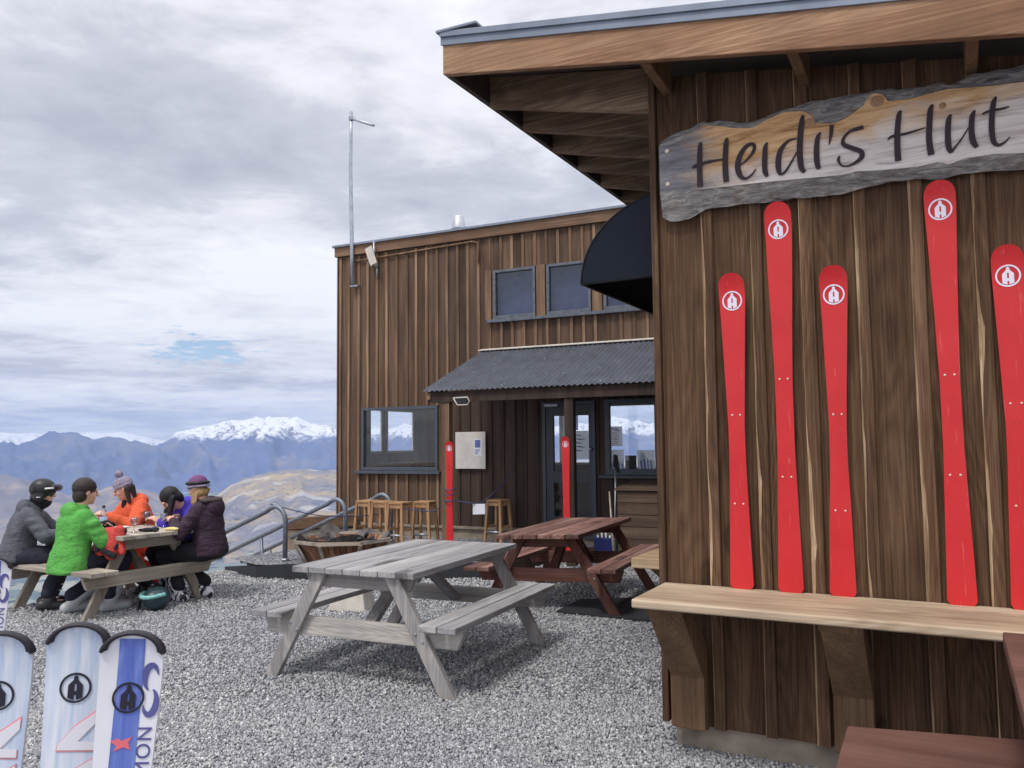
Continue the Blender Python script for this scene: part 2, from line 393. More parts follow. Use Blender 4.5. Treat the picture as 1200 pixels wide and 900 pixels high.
for i in range(n+1):
    x = .03+5.1*i/n; zz = .135 + .018*noise.noise(Vector((x*5, 0, 0)))
    yy = .035 + .012*noise.noise(Vector((x*4, 7, 0)))
    top.append((x, yy, zz)); bot.append((x, yy-.02, -.1))
f.add(top+bot, [(i, n+1+i, n+2+i, i+1) for i in range(n)], 0, True)
f.box((.03,.06,-.1),(5.1,5.2,.125)); part('foundation', f, CONC, hut)
# roof
FY, XL, XR, YB = -.45, -1.104, 5.4, 5.0
f = MB(); f.prism([(XL,FY,roofz(XL)),(XR,FY,roofz(XR)),(XR,FY,roofz(XR)+.225),(XL,FY,roofz(XL)+.19)], (0,.04,0)); part('fascia', f, FASC, hut, .004)
f = MB(); f.prism([(XL-.008,FY-.012,roofz(XL)+.17),(XR,FY-.012,roofz(XR)+.205),(XR,FY-.012,roofz(XR)+.27),(XL-.008,FY-.012,roofz(XL)+.235)], (0,.011,0))
f.prism([(XL-.008,FY-.024,roofz(XL)+.215),(XR,FY-.024,roofz(XR)+.25),(XR,FY-.024,roofz(XR)+.285),(XL-.008,FY-.024,roofz(XL)+.25)], (0,.010,0))
f.prism([(XL-.03,FY-.03,roofz(XL)+.24),(XL+.24,FY-.03,roofz(XL+.24)+.272),(XL+.24,FY-.03,roofz(XL+.24)+.287),(XL-.03,FY-.03,roofz(XL)+.255)], (0,.5,0))
part('flashing', f, FLASH, hut, .002)
f = MB(); f.prism([(XL,FY+.04,roofz(XL)+.17),(XR,FY+.04,roofz(XR)+.17),(XR,FY+.04,roofz(XR)+.215),(XL,FY+.04,roofz(XL)+.215)], (0,YB,0)); part('roof', f, SOFF, hut)
f = MB(); f.prism([(XL+.001,FY+.041,roofz(XL)),(XL+.04,FY+.041,roofz(XL)-.005),(XL+.04,FY+.041,roofz(XL)+.165),(XL+.001,FY+.041,roofz(XL)+.168)], (0,YB-.05,0)); part('barge_board', f, SOFF, hut)
for y in (.03,.47,.93,1.38,1.84,2.3,2.76,3.2):
    f = MB(); f.prism([(XL+.045,y-.02,roofz(XL)+.16),(XL+.045,y-.02,3.675),(XL+.16,y-.02,3.645),(-.03,y-.02,3.432),(-.03,y-.02,roofz(0)+.165)], (0,.045,0)); part('outrigger', f, RAFT, hut, .003)
for px, py in ((788,111),(950,102),(1145,88)):
    p = HP(px, py); f = MB(); x = p.x; z = p.z
    f.prism([(x-.05,-.002,z-.0),(x-.05,FY+.045,z+.02),(x-.05,FY+.045,roofz(x)+.165),(x-.05,-.002,roofz(x)+.165)], (.05,0,0)); part('rafter_tail', f, BRKT, hut, .003)
p1 = HP(1173,739.5); f = MB()
f.prism([(.005,-.03,.81),(.005,-.535,.81),(.005,-.545,.816),(.005,-.545,.846),(.005,-.538,.852),(.005,-.03,.852)], (5.0,0,0)); ctr = part('counter', f, SHELF, hut, .004)
for x0 in (.045,.83,2.0):
    f = MB(); wd = .175
    f.prism([(x0,-.03,.13),(x0,-.105,.14),(x0,-.105,.40),(x0,-.43,.765),(x0,-.30,.765),(x0,-.03,.56)], (wd,0,0)); b = part('bracket', f, BRKT, ctr, .005)
    f = MB(); f.box((x0-.004,-.455,.767),(x0+wd+.004,-.03,.808)); part('bearer', f, BRKT, ctr, .004)
# awning on the hut's side wall
aw = thing('awning', 'dark navy quarter round canvas awning projecting from the side of the hut', 'awning', HUT0, HUT_RZ)
ax, az0, az1, ay0, ay1 = -.607, 2.59, 3.10, .40, 2.6
arc = [(ax*math.cos(R(a)), az0+(az1-az0)*math.sin(R(a))) for a in range(0, 91, 6)]
c = MB(); vs = [(x-.026, y, z) for y in (ay0, ay1) for x, z in arc]; k = len(arc)
c.add(vs, [(i, i+1, k+i+1, k+i) for i in range(k-1)], 0, True)
for y in (ay0, ay1): c.add([(x-.026, y, z) for x, z in arc] + [(-.026, y, az0)], [tuple(range(k+1))], 0)
part('canopy', c, AWN, aw)
for y in (ay0+.75, ay0+1.45):
    c = MB(); c.tube([(x-.027, y, z+.002) for x, z in arc], .006, 6); part('seam', c, AWN, aw)
c = MB(); c.tube([(x-.026, ay0, z) for x, z in arc], .006, 6); part('piping', c, BLKP, aw)
c = MB(); c.tube([(-.03,ay0+.01,az0),(ax-.026,ay0+.01,az0),(ax-.026,ay1-.01,az0),(-.03,ay1-.01,az0)], .011, 8); part('frame', c, BLKP, aw)

# ------------------------------------------------------------------ sign
sign = thing('wooden_sign', 'live edge slab sign with dark calligraphic lettering fixed across the hut wall', 'sign', HUT0, HUT_RZ)
A6 = lambda x, y: (770+x/5.581, 120+y/5.581)
A7 = lambda x, y: (985+x/5.581, 70+y/5.581)
SO = .085
def sl(pts, off): return sorted([(lambda q: (q.x, q.z))(HP(px, py, off)) for px, py in pts])
topo = sl([A6(*p) for p in ((30,258),(60,225),(110,200),(180,180),(240,160),(300,120),(330,130),(400,115),(450,120),(560,130),(650,118),(720,90),(800,55),(900,25),(985,0))] +
          [A7(*p) for p in ((40,232),(190,210),(230,192),(290,190),(380,192),(480,180),(690,142),(712,165),(850,100),(1000,70),(1200,30))], .05)
tbark = sl([A6(*p) for p in ((30,295),(120,270),(220,205),(300,150),(400,160),(500,172),(620,175),(720,115),(830,68),(960,62),(1000,80),(1035,140),(1140,145))] +
           [A7(*p) for p in ((0,405),(60,372),(150,305),(190,235),(230,222),(280,235),(310,277),(430,268),(570,232),(700,197),(850,188),(1000,175),(1200,150))], SO)
bbark = sl([A6(*p) for p in ((30,610),(100,575),(160,582),(300,572),(600,537),(900,507),(1195,482))] +
           [A7(*p) for p in ((100,735),(300,725),(500,705),(570,690),(640,672),(720,690),(800,652),(1000,622),(1200,615))], SO)
boto = sl([A6(*p) for p in ((30,755),(90,778),(150,775),(230,750),(330,690),(380,695),(430,685),(560,662),(680,655),(900,632),(1195,600))] +
          [A7(*p) for p in ((300,800),(480,785),(570,775),(690,780),(800,742),(1000,727),(1200,717))], .05)
def itp(tab, x): return float(np.interp(x, [a for a, _ in tab], [b for _, b in tab]))
x0 = max(topo[0][0], boto[0][0])-.005; x1 = 3.3; n = 150; s = MB(); rows = []
xe = topo[-1][0]
for i in range(n+1):
    x = x0 + (x1-x0)*i/n; e = max(0, x-xe)
    j = .008*noise.noise(Vector((x*14, 0, 0))) + .004*noise.noise(Vector((x*40, 2, 0)))
    zt = itp(topo, x) - e*.02 + j; zb = itp(boto, x) + e*.03 + .008*noise.noise(Vector((x*13, 5, 0)))
    ztb = min(itp(tbark, x) - e*.02 + .008, zt-.012); zbb = max(itp(bbark, x)+e*.03, zb+.02)
    r_ = [(-.027, zt-.02), (-.045, zt), (-.062+j, zt-.25*(zt-ztb)), (-.078, ztb+.004), (-SO, ztb-.004)]
    for q in (.25,.5,.75): r_.append((-SO - .002*noise.noise(Vector((x*6, q*9, 0))), ztb+(zbb-ztb)*q))
    r_ += [(-SO, zbb+.004), (-.080, zbb-.004), (-.066+j, zbb-.5*(zbb-zb)), (-.045, zb), (-.027, zb+.02)]
    rows.append([(x, y, z) for y, z in r_])
m = len(rows[0]); vs = [p for r_ in rows for p in r_]
mi_of = lambda q: 1 if q < 4 or q >= m-5 else 0
for q in range(m-1):
    s.add([rows[i][q+d] for i in range(n+1) for d in (0,1)], [(2*i, 2*i+2, 2*i+3, 2*i+1) for i in range(n)], mi_of(q), True)
s.add(rows[0], [tuple(range(m))], 1); s.add(rows[-1], [tuple(range(m))[::-1]], 1)
def sign_face():
    t = NT('sign_slab_face'); v = t.coord(); sx = t.new('ShaderNodeSeparateXYZ'); t.l(v, sx.inputs[0])
    big = t.noise(t.mapping(v, (1.2, 1, 3)), 2.4, 5, .6, .8); grain = t.noise(t.mapping(v, (.09, 1, 1)), 26, 6, .7, .8); fine = t.noise(t.mapping(v, (.05, 1, 1)), 120, 4, .7)
    zc = t.math('SUBTRACT', sx.outputs[2], t.math('ADD', t.math('MULTIPLY', sx.outputs[0], .14), 2.94))   # height on the slab
    hon = t.ramp(grain, [(.32, lin(150,104,66)), (.5, lin(214,170,120)), (.68, lin(236,202,156))])
    pale = t.ramp(grain, [(.32, lin(176,162,156)), (.5, lin(222,212,206)), (.7, lin(240,232,226))])
    gry = t.ramp(grain, [(.3, lin(84,84,90)), (.5, lin(128,126,130)), (.7, lin(160,156,156))])
    lo = t.math('ADD', t.math('MULTIPLY', zc, -7.0), t.math('MULTIPLY', t.math('SUBTRACT', big, .5), 2.6))
    c = t.mix(t.math('ADD', lo, .30, True), hon, pale)
    gx = t.math('ADD', t.math('MULTIPLY', t.math('SUBTRACT', .36, sx.outputs[0]), 4.5), t.math('MULTIPLY', t.math('SUBTRACT', big, .5), 2.4))
    c = t.mix(t.math('ADD', gx, .2, True), c, gry)
    st = t.noise(t.mapping(v, (.35, 1, 1.4)), 7, 5, .6, 1.0)
    c = t.mix(t.ramp(st, [(.62, (0,0,0)), (.72, (.75,)*3)]), c, lin(104,98,98))
    t.base(c); t.set(.65, 0, .3); t.bump(t.math('ADD', grain, fine), .25, .006); return t.m
def bark():
    t = NT('sign_bark_edge'); v = t.coord(); n1 = t.noise(t.mapping(v, (.25, 1, 1)), 30, 7, .7, 1.2); n2 = t.noise(v, 7, 5, .6, .6)
    c = t.ramp(n1, [(.3, lin(84,80,80)), (.48, lin(142,138,136)), (.62, lin(184,180,176)), (.78, lin(214,208,202))])
    c = t.mix(t.ramp(n2, [(.58, (0,0,0)), (.72, (.7,)*3)]), c, t.ramp(n1, [(.3, lin(70,62,58)), (.7, lin(170,146,122))]))
    t.base(c); t.set(.85, 0, .2); t.bump(n1, .9, .02); return t.m
part('slab', s, [sign_face(), bark()], sign)
SLET = [
 [(285,262,20),(281,300,34),(278,400,38),(280,500,40),(282,548,42)], [(232,428,12),(262,410,20),(340,388,18),(432,372,10)], [(460,232,18),(452,270,36),(446,380,40),(449,470,42),(454,520,40)],
 [(546,410,8),(590,372,15),(628,325,22),(636,285,26),(612,272,24),(572,300,32),(538,360,38),(528,425,42),(545,480,36),(580,498,18),(620,472,13),(648,436,8)],
 [(722,262,12),(708,300,34),(704,400,40),(708,455,38),(722,484,24)],
 [(912,236,8),(860,252,18),(812,305,34),(794,375,42),(796,440,38),(812,470,20),(850,438,16),(915,325,10)], [(956,84,20),(946,130,38),(936,240,44),(934,340,44),(944,425,42),(966,456,26)],
 [(1070,195,12),(1050,235,34),(1043,330,42),(1048,400,40),(1060,436,30)], [(1142,148,30),(1138,205,26),(1126,276,8)]]
SLET7 = [
 [(150,440,30),(110,452,30),(60,470,20),(20,515,22),(22,555,34),(80,580,36),(132,600,38),(140,635,38),(105,668,24),(50,695,14),(5,690,12),(-14,655,22),(-5,630,14)],
 [(396,334,18),(382,365,38),(372,480,44),(372,580,46),(378,662,48)], [(308,524,10),(340,500,20),(430,482,18),(555,444,8)], [(604,294,18),(588,330,40),(581,430,44),(580,530,46),(594,622,50)],
 [(722,358,16),(707,395,40),(702,480,44),(706,560,46),(722,600,30),(760,560,14),(800,505,12),(836,445,8)], [(878,332,16),(862,370,40),(856,450,44),(866,530,46),(892,572,34)],
 [(1018,242,16),(1000,285,40),(990,380,44),(990,470,44),(1004,540,38),(1036,558,26),(1076,538,16),(1108,504,6)], [(926,356,10),(975,335,20),(1050,322,18),(1102,306,10)]]
def smooth_path(P):
    """Catmull-Rom through stroke points"""
    out = []; n = len(P)
    for i in range(n-1):
        p0, p1, p2, p3 = P[max(i-1,0)], P[i], P[i+1], P[min(i+2,n-1)]
        for q in range(6):
            t = q/6; out.append(tuple(.5*((2*b)+(-a+c_)*t+(2*a-5*b+4*c_-d)*t*t+(-a+3*b-3*c_+d)*t**3) for a, b, c_, d in zip(p0, p1, p2, p3)))
    out.append(P[-1]); return out
wi = 0
for fn, LL in ((A6, SLET), (A7, SLET7)):
    for k, P in enumerate(LL):
        wi += 1
        q = smooth_path(P); pts = []; ws = []
        for x, y, wd in q:
            px, py = fn(x, y); a = HP(px, py, SO+.004); b = HP(px+wd/5.581, py, SO+.004); pts.append(a); ws.append(max(.0025, .88*(b-a).length))
        l_ = MB(); l_.ribbon(pts, ws, (0,-1,0), .003 + .0004*(wi % 4)); part('lettering', l_, SIGNLET, sign)
for px, py in (A6(65,318), A6(70,535)):
    c = MB(); p = HP(px, py, SO+.003); c.ell(p, (.012,.005,.012)); part('screw', c, CREAM, sign)
def knot():
    t = NT('knot_ring'); v = t.coord(); wv = t.new('ShaderNodeTexWave'); wv.wave_type = 'RINGS'; wv.rings_direction = 'SPHERICAL'; t.l(v, wv.inputs[0]); wv.inputs['Scale'].default_value = 34; wv.inputs['Distortion'].default_value = 9
    t.base(t.ramp(wv.outputs[1], [(0, lin(150,112,84)), (1, lin(182,142,106))])); t.set(.7); return t.m
KN = knot()
for (px, py), r_ in ((A6(1000,135), .028), (A7(240,272), .03), (A7(668,300), .016)):
    c = MB(); c.ell((0,0,0), (r_,.004,r_*.95)); o = part('knot', c, KN, sign); o.location = HP(px, py, SO)

# ------------------------------------------------------------------ skis
def ski_mesh(L, prof, th=.012, curl=.03, tipcut=1.0, pw=.85):
    """local: x across, z up from the tail, front face towards -y; prof (share of length, half width)"""
    mb = MB(); rows = []; C = 7; rt = prof[-1][1]; cap_ = rt*1.05*tipcut
    zs = [0, .006, .014, .024] + [.024+(L-cap_-.024)*i/40 for i in range(1, 41)]
    hw_at = lambda z: float(np.interp(z/L, [a for a, _ in prof], [b for _, b in prof]))
    for z in zs:
        hw = hw_at(z); hw -= .016*max(0, 1-z/.024)**2; rows.append((z, hw))
    for a in range(8, 91, 6): rows.append((L-cap_+cap_*math.sin(R(a)), max(.001, rt*math.cos(R(a))**pw) if a < 90 else .001))
    F_, B_ = [], []
    for z, hw in rows:
        y = -curl*max(0, (z/L-.9)/.1)**2
        F_.append([(hw*(2*c/(C-1)-1), y-th, z) for c in range(C)]); B_.append([(hw*(2*c/(C-1)-1), y, z) for c in range(C)])
    k = len(rows)
    mb.add([p for r_ in F_ for p in r_], [(i*C+c, i*C+c+1, (i+1)*C+c+1, (i+1)*C+c) for i in range(k-1) for c in range(C-1)], 0, True)
    mb.add([p for r_ in B_ for p in r_], [(i*C+c, (i+1)*C+c, (i+1)*C+c+1, i*C+c+1) for i in range(k-1) for c in range(C-1)], 1, True)
    for c in (0, C-1):
        mb.add([q for i in range(k) for q in (F_[i][c], B_[i][c])], [((2*i, 2*i+2, 2*i+3, 2*i+1) if c == 0 else (2*i, 2*i+1, 2*i+3, 2*i+2)) for i in range(k-1)], 2, True)
    mb.add(F_[0]+B_[0], [tuple(range(C)) + tuple(C+i for i in range(C-1, -1, -1))], 2)
    return mb
def emblem(s, z, y, th=.0012, ring=True, L=0, curl=0):
    """ring round a little gabled hut; s = ring radius"""
    mb = MB(); n = 36
    if ring:
        for ro, ri in ((1.0, .86),):
            vs = [(s*r_*math.cos(2*math.pi*i/n), y, z+s*r_*math.sin(2*math.pi*i/n)) for r_ in (ro, ri) for i in range(n)]
            vs += [(a, b-th, c) for a, b, c in vs]
            mb.add(vs, [(2*n+i, 2*n+(i+1) % n, 3*n+(i+1) % n, 3*n+i) for i in range(n)] + [(i, (i+1) % n, 2*n+(i+1) % n, 2*n+i) for i in range(n)])
    P = lambda pts: mb.prism([(s*a, y, z+s*b) for a, b in pts], (0, -th, 0))
    P([(-.46,-.66),(-.075,-.80),(-.075,.26),(-.20,.46),(-.46,.18)]); P([(.075,-.80),(.46,-.66),(.46,.18),(.20,.46),(.075,.26)])
    P([(-.198,.461),(-.073,.263),(.073,.263),(.198,.461),(.13,.54),(-.13,.54)]); P([(-.074,-.22),(.074,-.22),(.074,-.48),(-.074,-.48)])
    P([(-.13,.541),(.13,.541),(.13,.74),(.05,.74),(.05,.82),(-.05,.82),(-.05,.74),(-.13,.74)])
    if L: mb.v = [(a, b-curl*max(0, (c/L-.9)/.1)**2, c) for a, b, c in mb.v]
    return mb
def ski_w(px_prof, k): return [(t, w_*k/2) for t, w_ in px_prof]
def red_ski(tops, bot_, prof_px, label, em, screws):
    pt, pb = HP(*tops, .062), HP(*bot_, .062)
    k = (HP(bot_[0]+10, 550, .062).x - HP(bot_[0]-10, 550, .062).x)/20; prof = ski_w(prof_px, k)
    L = pt.z-.852; t_ = thing('red_ski', label, 'ski', HW(pb.x, -.05, .852), 0, 'red skis standing on the counter')
    t_.rotation_euler = (0, math.atan2(pt.x-pb.x, L), HUT_RZ)
    part('board', ski_mesh(L, prof, .012, .03), [SKIRED, BLKP, SKIRED], t_)
    part('emblem', emblem(em[1]*k*11.8, L*em[0], -.0127, L=L, curl=.03), EMW, t_)
    hwat = lambda tt: float(np.interp(tt, [a for a, _ in prof], [b for _, b in prof]))
    for tt in screws:
        for sgn in (-1, 1): m_ = MB(); m_.ell((sgn*hwat(tt)*.46, -.0125, L*tt), (.0052,.003,.0052), None, 10, 6); part('screw', m_, CREAM, t_)
    for tt in (screws[0]-.055, screws[1]+.06):
        for sgn in (-1, 1): m_ = MB(); m_.ell((sgn*.012, -.0121, L*tt), (.002,.001,.002), None, 8, 4); part('screw_hole', m_, BLKP, t_)
    return t_
red_ski((857,321),(869.5,688),[(0,27.6),(.23,22.5),(.40,19.3),(.51,19),(.62,22),(.80,27),(.93,31),(1,31)],'short red ski on the counter, nearest the hut corner',(.912,1.0),(.545,.265))
red_ski((911,238),(927,692),[(0,30),(.2,24.5),(.36,20.5),(.52,20.5),(.66,24),(.82,29.5),(.94,32.5),(1,32.5)],'long red ski standing between the two short ones near the hut corner',(.93,1.03),(.54,.29))
red_ski((976,312),(988,697),[(0,31.5),(.23,26),(.40,21),(.51,20.6),(.62,23.5),(.80,29),(.93,33.5),(1,33.5)],'short red ski with wide bare boards to its right, third from the hut corner',(.912,1.1),(.545,.255))
red_ski((1100,213),(1128,707),[(0,36),(.2,30),(.36,25),(.52,24.5),(.66,28),(.82,34),(.94,39),(1,39)],'long red ski under the right half of the slab sign, fourth from the hut corner',(.932,1.25),(.535,.30))
red_ski((1179,288),(1206,713),[(0,42),(.23,35),(.40,29),(.51,28),(.62,31),(.80,36),(.93,40),(1,40)],'short red ski farthest from the hut corner, cut by the right picture edge',(.915,1.33),(.56,.28))

# ------------------------------------------------------------------ LODGE
lodge = thing('lodge', 'two storey dark timber lodge with a grey iron porch roof behind the tables', 'lodge', LOD0, LOD_RZ)
ctop = LP(393, 292); ZT = ctop.z; XC = LP(397.4, 400).x; XEND = 7.0; LY = 5.2
def rect(l, t_, r_, b_): # photo rectangle -> x0, x1, z0, z1 on the lodge front
    a, b = LP(l, t_), LP(r_, b_); return a.x, b.x, b.z, a.z
W_low = rect(424.5, 477.5, 514, 552); W_low = (W_low[0], W_low[1], LP(430,551.5).z, LP(430,478).z)
zu0, zu1 = LP(590, 374).z, LP(590, 316).z
W_u1 = (LP(578.5,340).x, LP(628,340).x, zu0, zu1); W_u2 = (LP(641,340).x, LP(693,340).x, zu0, zu1)
wu = W_u2[0]-W_u1[0]; W_u3 = (W_u2[0]+wu, W_u2[1]+wu, zu0, zu1)
DOOR = (LP(637,550).x, LP(699,550).x, TZ+.06, LP(650,471).z)
W_rt = (LP(709.5,520).x, LP(774,520).x, LP(740,557).z, LP(740,467).z)
holes = [W_low, W_u1, W_u2, W_u3, DOOR, W_rt]
for (a, b, c, d) in list(holes):
    pass
def spans(x0, x1, zb, zt):
    segs = [(zb, zt)]
    for a, b, c, d in holes:
        if x1 > a+.004 and x0 < b-.004:
            ns = []
            for s0, s1 in segs:
                if c > s0+.01: ns.append((s0, min(s1, c)))
                if d < s1-.01: ns.append((max(s0, d), s1))
                if c >= s1 or d <= s0:
                    if (s0, s1) not in ns: ns.append((s0, s1))
            segs = [q for q in ns if q[1]-q[0] > .012]
            segs = list(dict.fromkeys(segs))
    return segs
PZ1, PZ0 = LP(600, 408).z, 0
PX0 = LP(568, 412).x
w = MB(); xs = [XC]; 
while xs[-1] < XEND: xs.append(xs[-1]+.186)
cuts = sorted(set([round(v, 4) for v in xs] + [round(h[i], 4) for h in holes for i in (0, 1)]))
XD = LP(531, 560).x; ZD = LP(540, 461).z+.05  # start and top of the boards coloured dark for stain and roof shade
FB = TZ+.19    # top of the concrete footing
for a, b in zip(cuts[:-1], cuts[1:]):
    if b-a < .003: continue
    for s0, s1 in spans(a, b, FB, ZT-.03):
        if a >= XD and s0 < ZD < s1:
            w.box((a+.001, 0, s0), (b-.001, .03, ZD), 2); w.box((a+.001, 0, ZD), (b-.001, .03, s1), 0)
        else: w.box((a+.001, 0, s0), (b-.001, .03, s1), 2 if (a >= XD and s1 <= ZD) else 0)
for x in xs[:-1]:
    x = x+.028
    j = random.uniform(-.008, .008)
    for s0, s1 in spans(x-.024+j, x+.024+j, FB, ZT-.17):
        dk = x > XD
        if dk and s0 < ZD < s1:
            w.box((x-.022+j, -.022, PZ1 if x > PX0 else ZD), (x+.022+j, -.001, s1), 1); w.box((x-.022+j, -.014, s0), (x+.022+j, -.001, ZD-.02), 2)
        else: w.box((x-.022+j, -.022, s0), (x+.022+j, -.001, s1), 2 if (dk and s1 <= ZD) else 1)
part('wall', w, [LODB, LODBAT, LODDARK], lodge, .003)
w = MB()      # side wall with its windows (they are seen through the low front window) and corner board
def SP(px, py):
    q = at_plane(px, py, LOD0 + lr*(XC-.015), lr) - LOD0; return q.dot(lb), q.z
so_ = [(SP(433,505)[0], SP(447.5,505)[0]), (SP(452.5,505)[0], SP(485,505)[0])]; sz0, sz1 = SP(462,530.5)[1], SP(462,480.5)[1]
ya = .035
for a, b in so_ + [(LY, LY)]:
    w.box((XC-.03, ya, -.6), (XC-.001, a, ZT-.03))
    if a < LY: w.box((XC-.03, a, -.6), (XC-.001, b, sz0)); w.box((XC-.03, a, sz1), (XC-.001, b, ZT-.03))
    ya = b
w.box((XC-.026, -.026, FB), (XC-.002, .034, ZT-.17)); part('side_wall', w, LODB, lodge)
w = MB()
for a, b in so_:
    e = min(.05, (b-a)*.08)
    for q in (a, b-e): w.box((XC-.028, q, sz0), (XC-.004, q+e, sz1))
    w.box((XC-.027, a+e, sz0), (XC-.005, b-e, sz0+.035)); w.box((XC-.027, a+e, sz1-.03), (XC-.005, b-e, sz1))
part('side_window_frame', w, CONCP, lodge)
w = MB(); w.box((XC, .01, -.6), (XEND, .2, FB-.001)); w.box((XC-.02,-.03,FB-.05),(XEND,.0095,FB-.012)); part('foundation', w, CONC, lodge)
w = MB(); w.box((XC-.055, -.062, ZT-.155), (XEND, -.024, ZT)); w.box((XC-.055,-.023,ZT-.155),(XC-.032,LY,ZT)); part('fascia', w, LFASC, lodge, .004)
w = MB(); w.box((XC-.085, -.09, ZT+.002), (XEND, LY+.1, ZT+.035)); part('roof', w, FLASH, lodge)
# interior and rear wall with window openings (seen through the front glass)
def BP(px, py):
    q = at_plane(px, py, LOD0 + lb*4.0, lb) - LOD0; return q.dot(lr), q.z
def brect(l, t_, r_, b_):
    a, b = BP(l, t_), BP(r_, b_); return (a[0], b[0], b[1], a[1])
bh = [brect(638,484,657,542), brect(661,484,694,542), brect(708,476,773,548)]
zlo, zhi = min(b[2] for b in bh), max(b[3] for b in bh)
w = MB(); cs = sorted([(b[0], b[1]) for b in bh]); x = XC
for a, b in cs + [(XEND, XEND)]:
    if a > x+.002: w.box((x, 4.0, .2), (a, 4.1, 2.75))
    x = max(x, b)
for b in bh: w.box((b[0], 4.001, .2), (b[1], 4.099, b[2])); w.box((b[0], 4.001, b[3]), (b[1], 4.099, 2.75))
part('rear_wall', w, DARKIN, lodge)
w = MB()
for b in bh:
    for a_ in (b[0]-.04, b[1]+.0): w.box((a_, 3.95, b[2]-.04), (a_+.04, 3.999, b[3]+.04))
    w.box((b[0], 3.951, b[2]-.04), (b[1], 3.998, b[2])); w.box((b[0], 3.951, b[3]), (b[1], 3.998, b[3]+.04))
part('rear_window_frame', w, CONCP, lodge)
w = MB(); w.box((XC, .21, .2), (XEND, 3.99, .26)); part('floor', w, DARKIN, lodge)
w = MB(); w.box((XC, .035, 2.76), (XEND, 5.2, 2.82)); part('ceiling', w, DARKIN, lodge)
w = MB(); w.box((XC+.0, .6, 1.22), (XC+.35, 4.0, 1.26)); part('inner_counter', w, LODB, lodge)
w = MB(); w.box((W_u1[0]-.6, .16, zu0-.1), (W_u3[1]+1.6, .18, zu1+.1)); part('upper_backing', w, plain('reflected_sky_tint', lin(112,118,136), .8), lodge)  # added sheet behind the upper panes, coloured like the sky they reflect
def window(name, r_, fr, gl, fw, depth=.05, proud=.03, sill=None, mats=FRAME, mull=()):
    x0, x1, z0, z1 = r_; f = MB(); y0, y1 = -proud, depth
    f.box((x0+.002, y0, z0+.002), (x0+fw, y1, z1-.002)); f.box((x1-fw, y0, z0+.002), (x1-.002, y1, z1-.002))
    f.box((x0+fw, y0+.001, z1-fw), (x1-fw, y1, z1-.002)); f.box((x0+fw, y0+.001, z0+.002), (x1-fw, y1, z0+fw*1.25))
    for m_ in mull: f.box((m_-.02, y0+.004, z0+fw), (m_+.02, y1-.002, z1-fw))
    o = part(name, f, mats, lodge, .003)
    p = MB(); p.box((x0+fw-.003, .008, z0+fw*1.25-.003), (x1-fw+.003, .014, z1-fw+.003)); part('pane', p, gl, o)
    if sill:
        s_ = MB(); s_.box((sill[0], -.085, z0-.045), (sill[1], -.0235, z0-.003)); part('sill', s_, mats, o, .004)
    return o
window('window', W_low, None, GLASS, .045, sill=(W_low[0]-.11, W_low[1]+.06))
for r_ in (W_u1, W_u2, W_u3): window('window', r_, None, GLASSU, .042, mats=FRAMEB)
s_ = MB(); s_.box((W_u1[0]-.08, -.08, zu0-.05), (XEND, -.0235, zu0-.006)); part('upper_sill', s_, FRAMEB, lodge, .004)
for a, b in ((W_u1[0]-.13, W_u1[0]-.03), (W_u1[1]+.02, W_u2[0]-.02), (W_u2[1]+.02, W_u3[0]-.02), (W_u3[1]+.02, W_u3[1]+.16)):
    c = MB(); c.box((a, -.03, zu0+.0), (b, -.0235, zu1+.01)); part('window_board', c, LODBAT, lodge, .002)
rw = window('window', W_rt, None, GLASS, .07)
s_ = MB(); s_.box((W_rt[0]-.08, -.08, W_rt[2]-.04), (W_rt[1]+.2, -.0235, W_rt[2]-.003)); part('sill', s_, FRAME, rw, .003)
# door with two panes
x0, x1, z0, z1 = DOOR; f = MB(); zm = z0+(z1-z0)*.40
gx0, gx1 = LP(649,520).x, LP(690.5,520).x; gz1, gz0 = LP(670,487).z, LP(670,552).z; hz1, hz0 = LP(670,566).z, LP(670,606).z
f.box((x0+.05,-.02,z0),(gx0,.04,z1-.05)); f.box((gx1,-.02,z0),(x1-.05,.04,z1-.05))
for a, b in ((z0, hz0), (hz1, gz0), (gz1, z1-.05)): f.box((gx0,-.019,a),(gx1,.039,b))
door = part('door', f, DOORP, lodge, .003)
for a, b in ((hz0, hz1), (gz0, gz1)):
    p = MB(); p.box((gx0-.004,.006,a-.004),(gx1+.004,.012,b+.004)); part('pane', p, GLASS, door)
f = MB(); f.box((x0,-.035,z0-.06),(x0+.048,.05,z1)); f.box((x1-.048,-.035,z0-.06),(x1,.05,z1)); f.box((x0+.048,-.034,z1-.048),(x1-.048,.05,z1)); part('door_frame', f, FRAME, lodge, .003)
hp = LP(693.5, 526); p = MB(); p.tube([(hp.x,-.02,hp.z),(hp.x,-.06,hp.z)], .012, 10); p.ell((hp.x,-.075,hp.z), (.026,.022,.026)); part('handle', p, GALV, door)
cl = LP(648, 475); p = MB(); p.box((cl.x-.10,-.075,cl.z-.02),(cl.x+.10,-.036,cl.z+.02)); part('closer', p, GALV, door, .006)
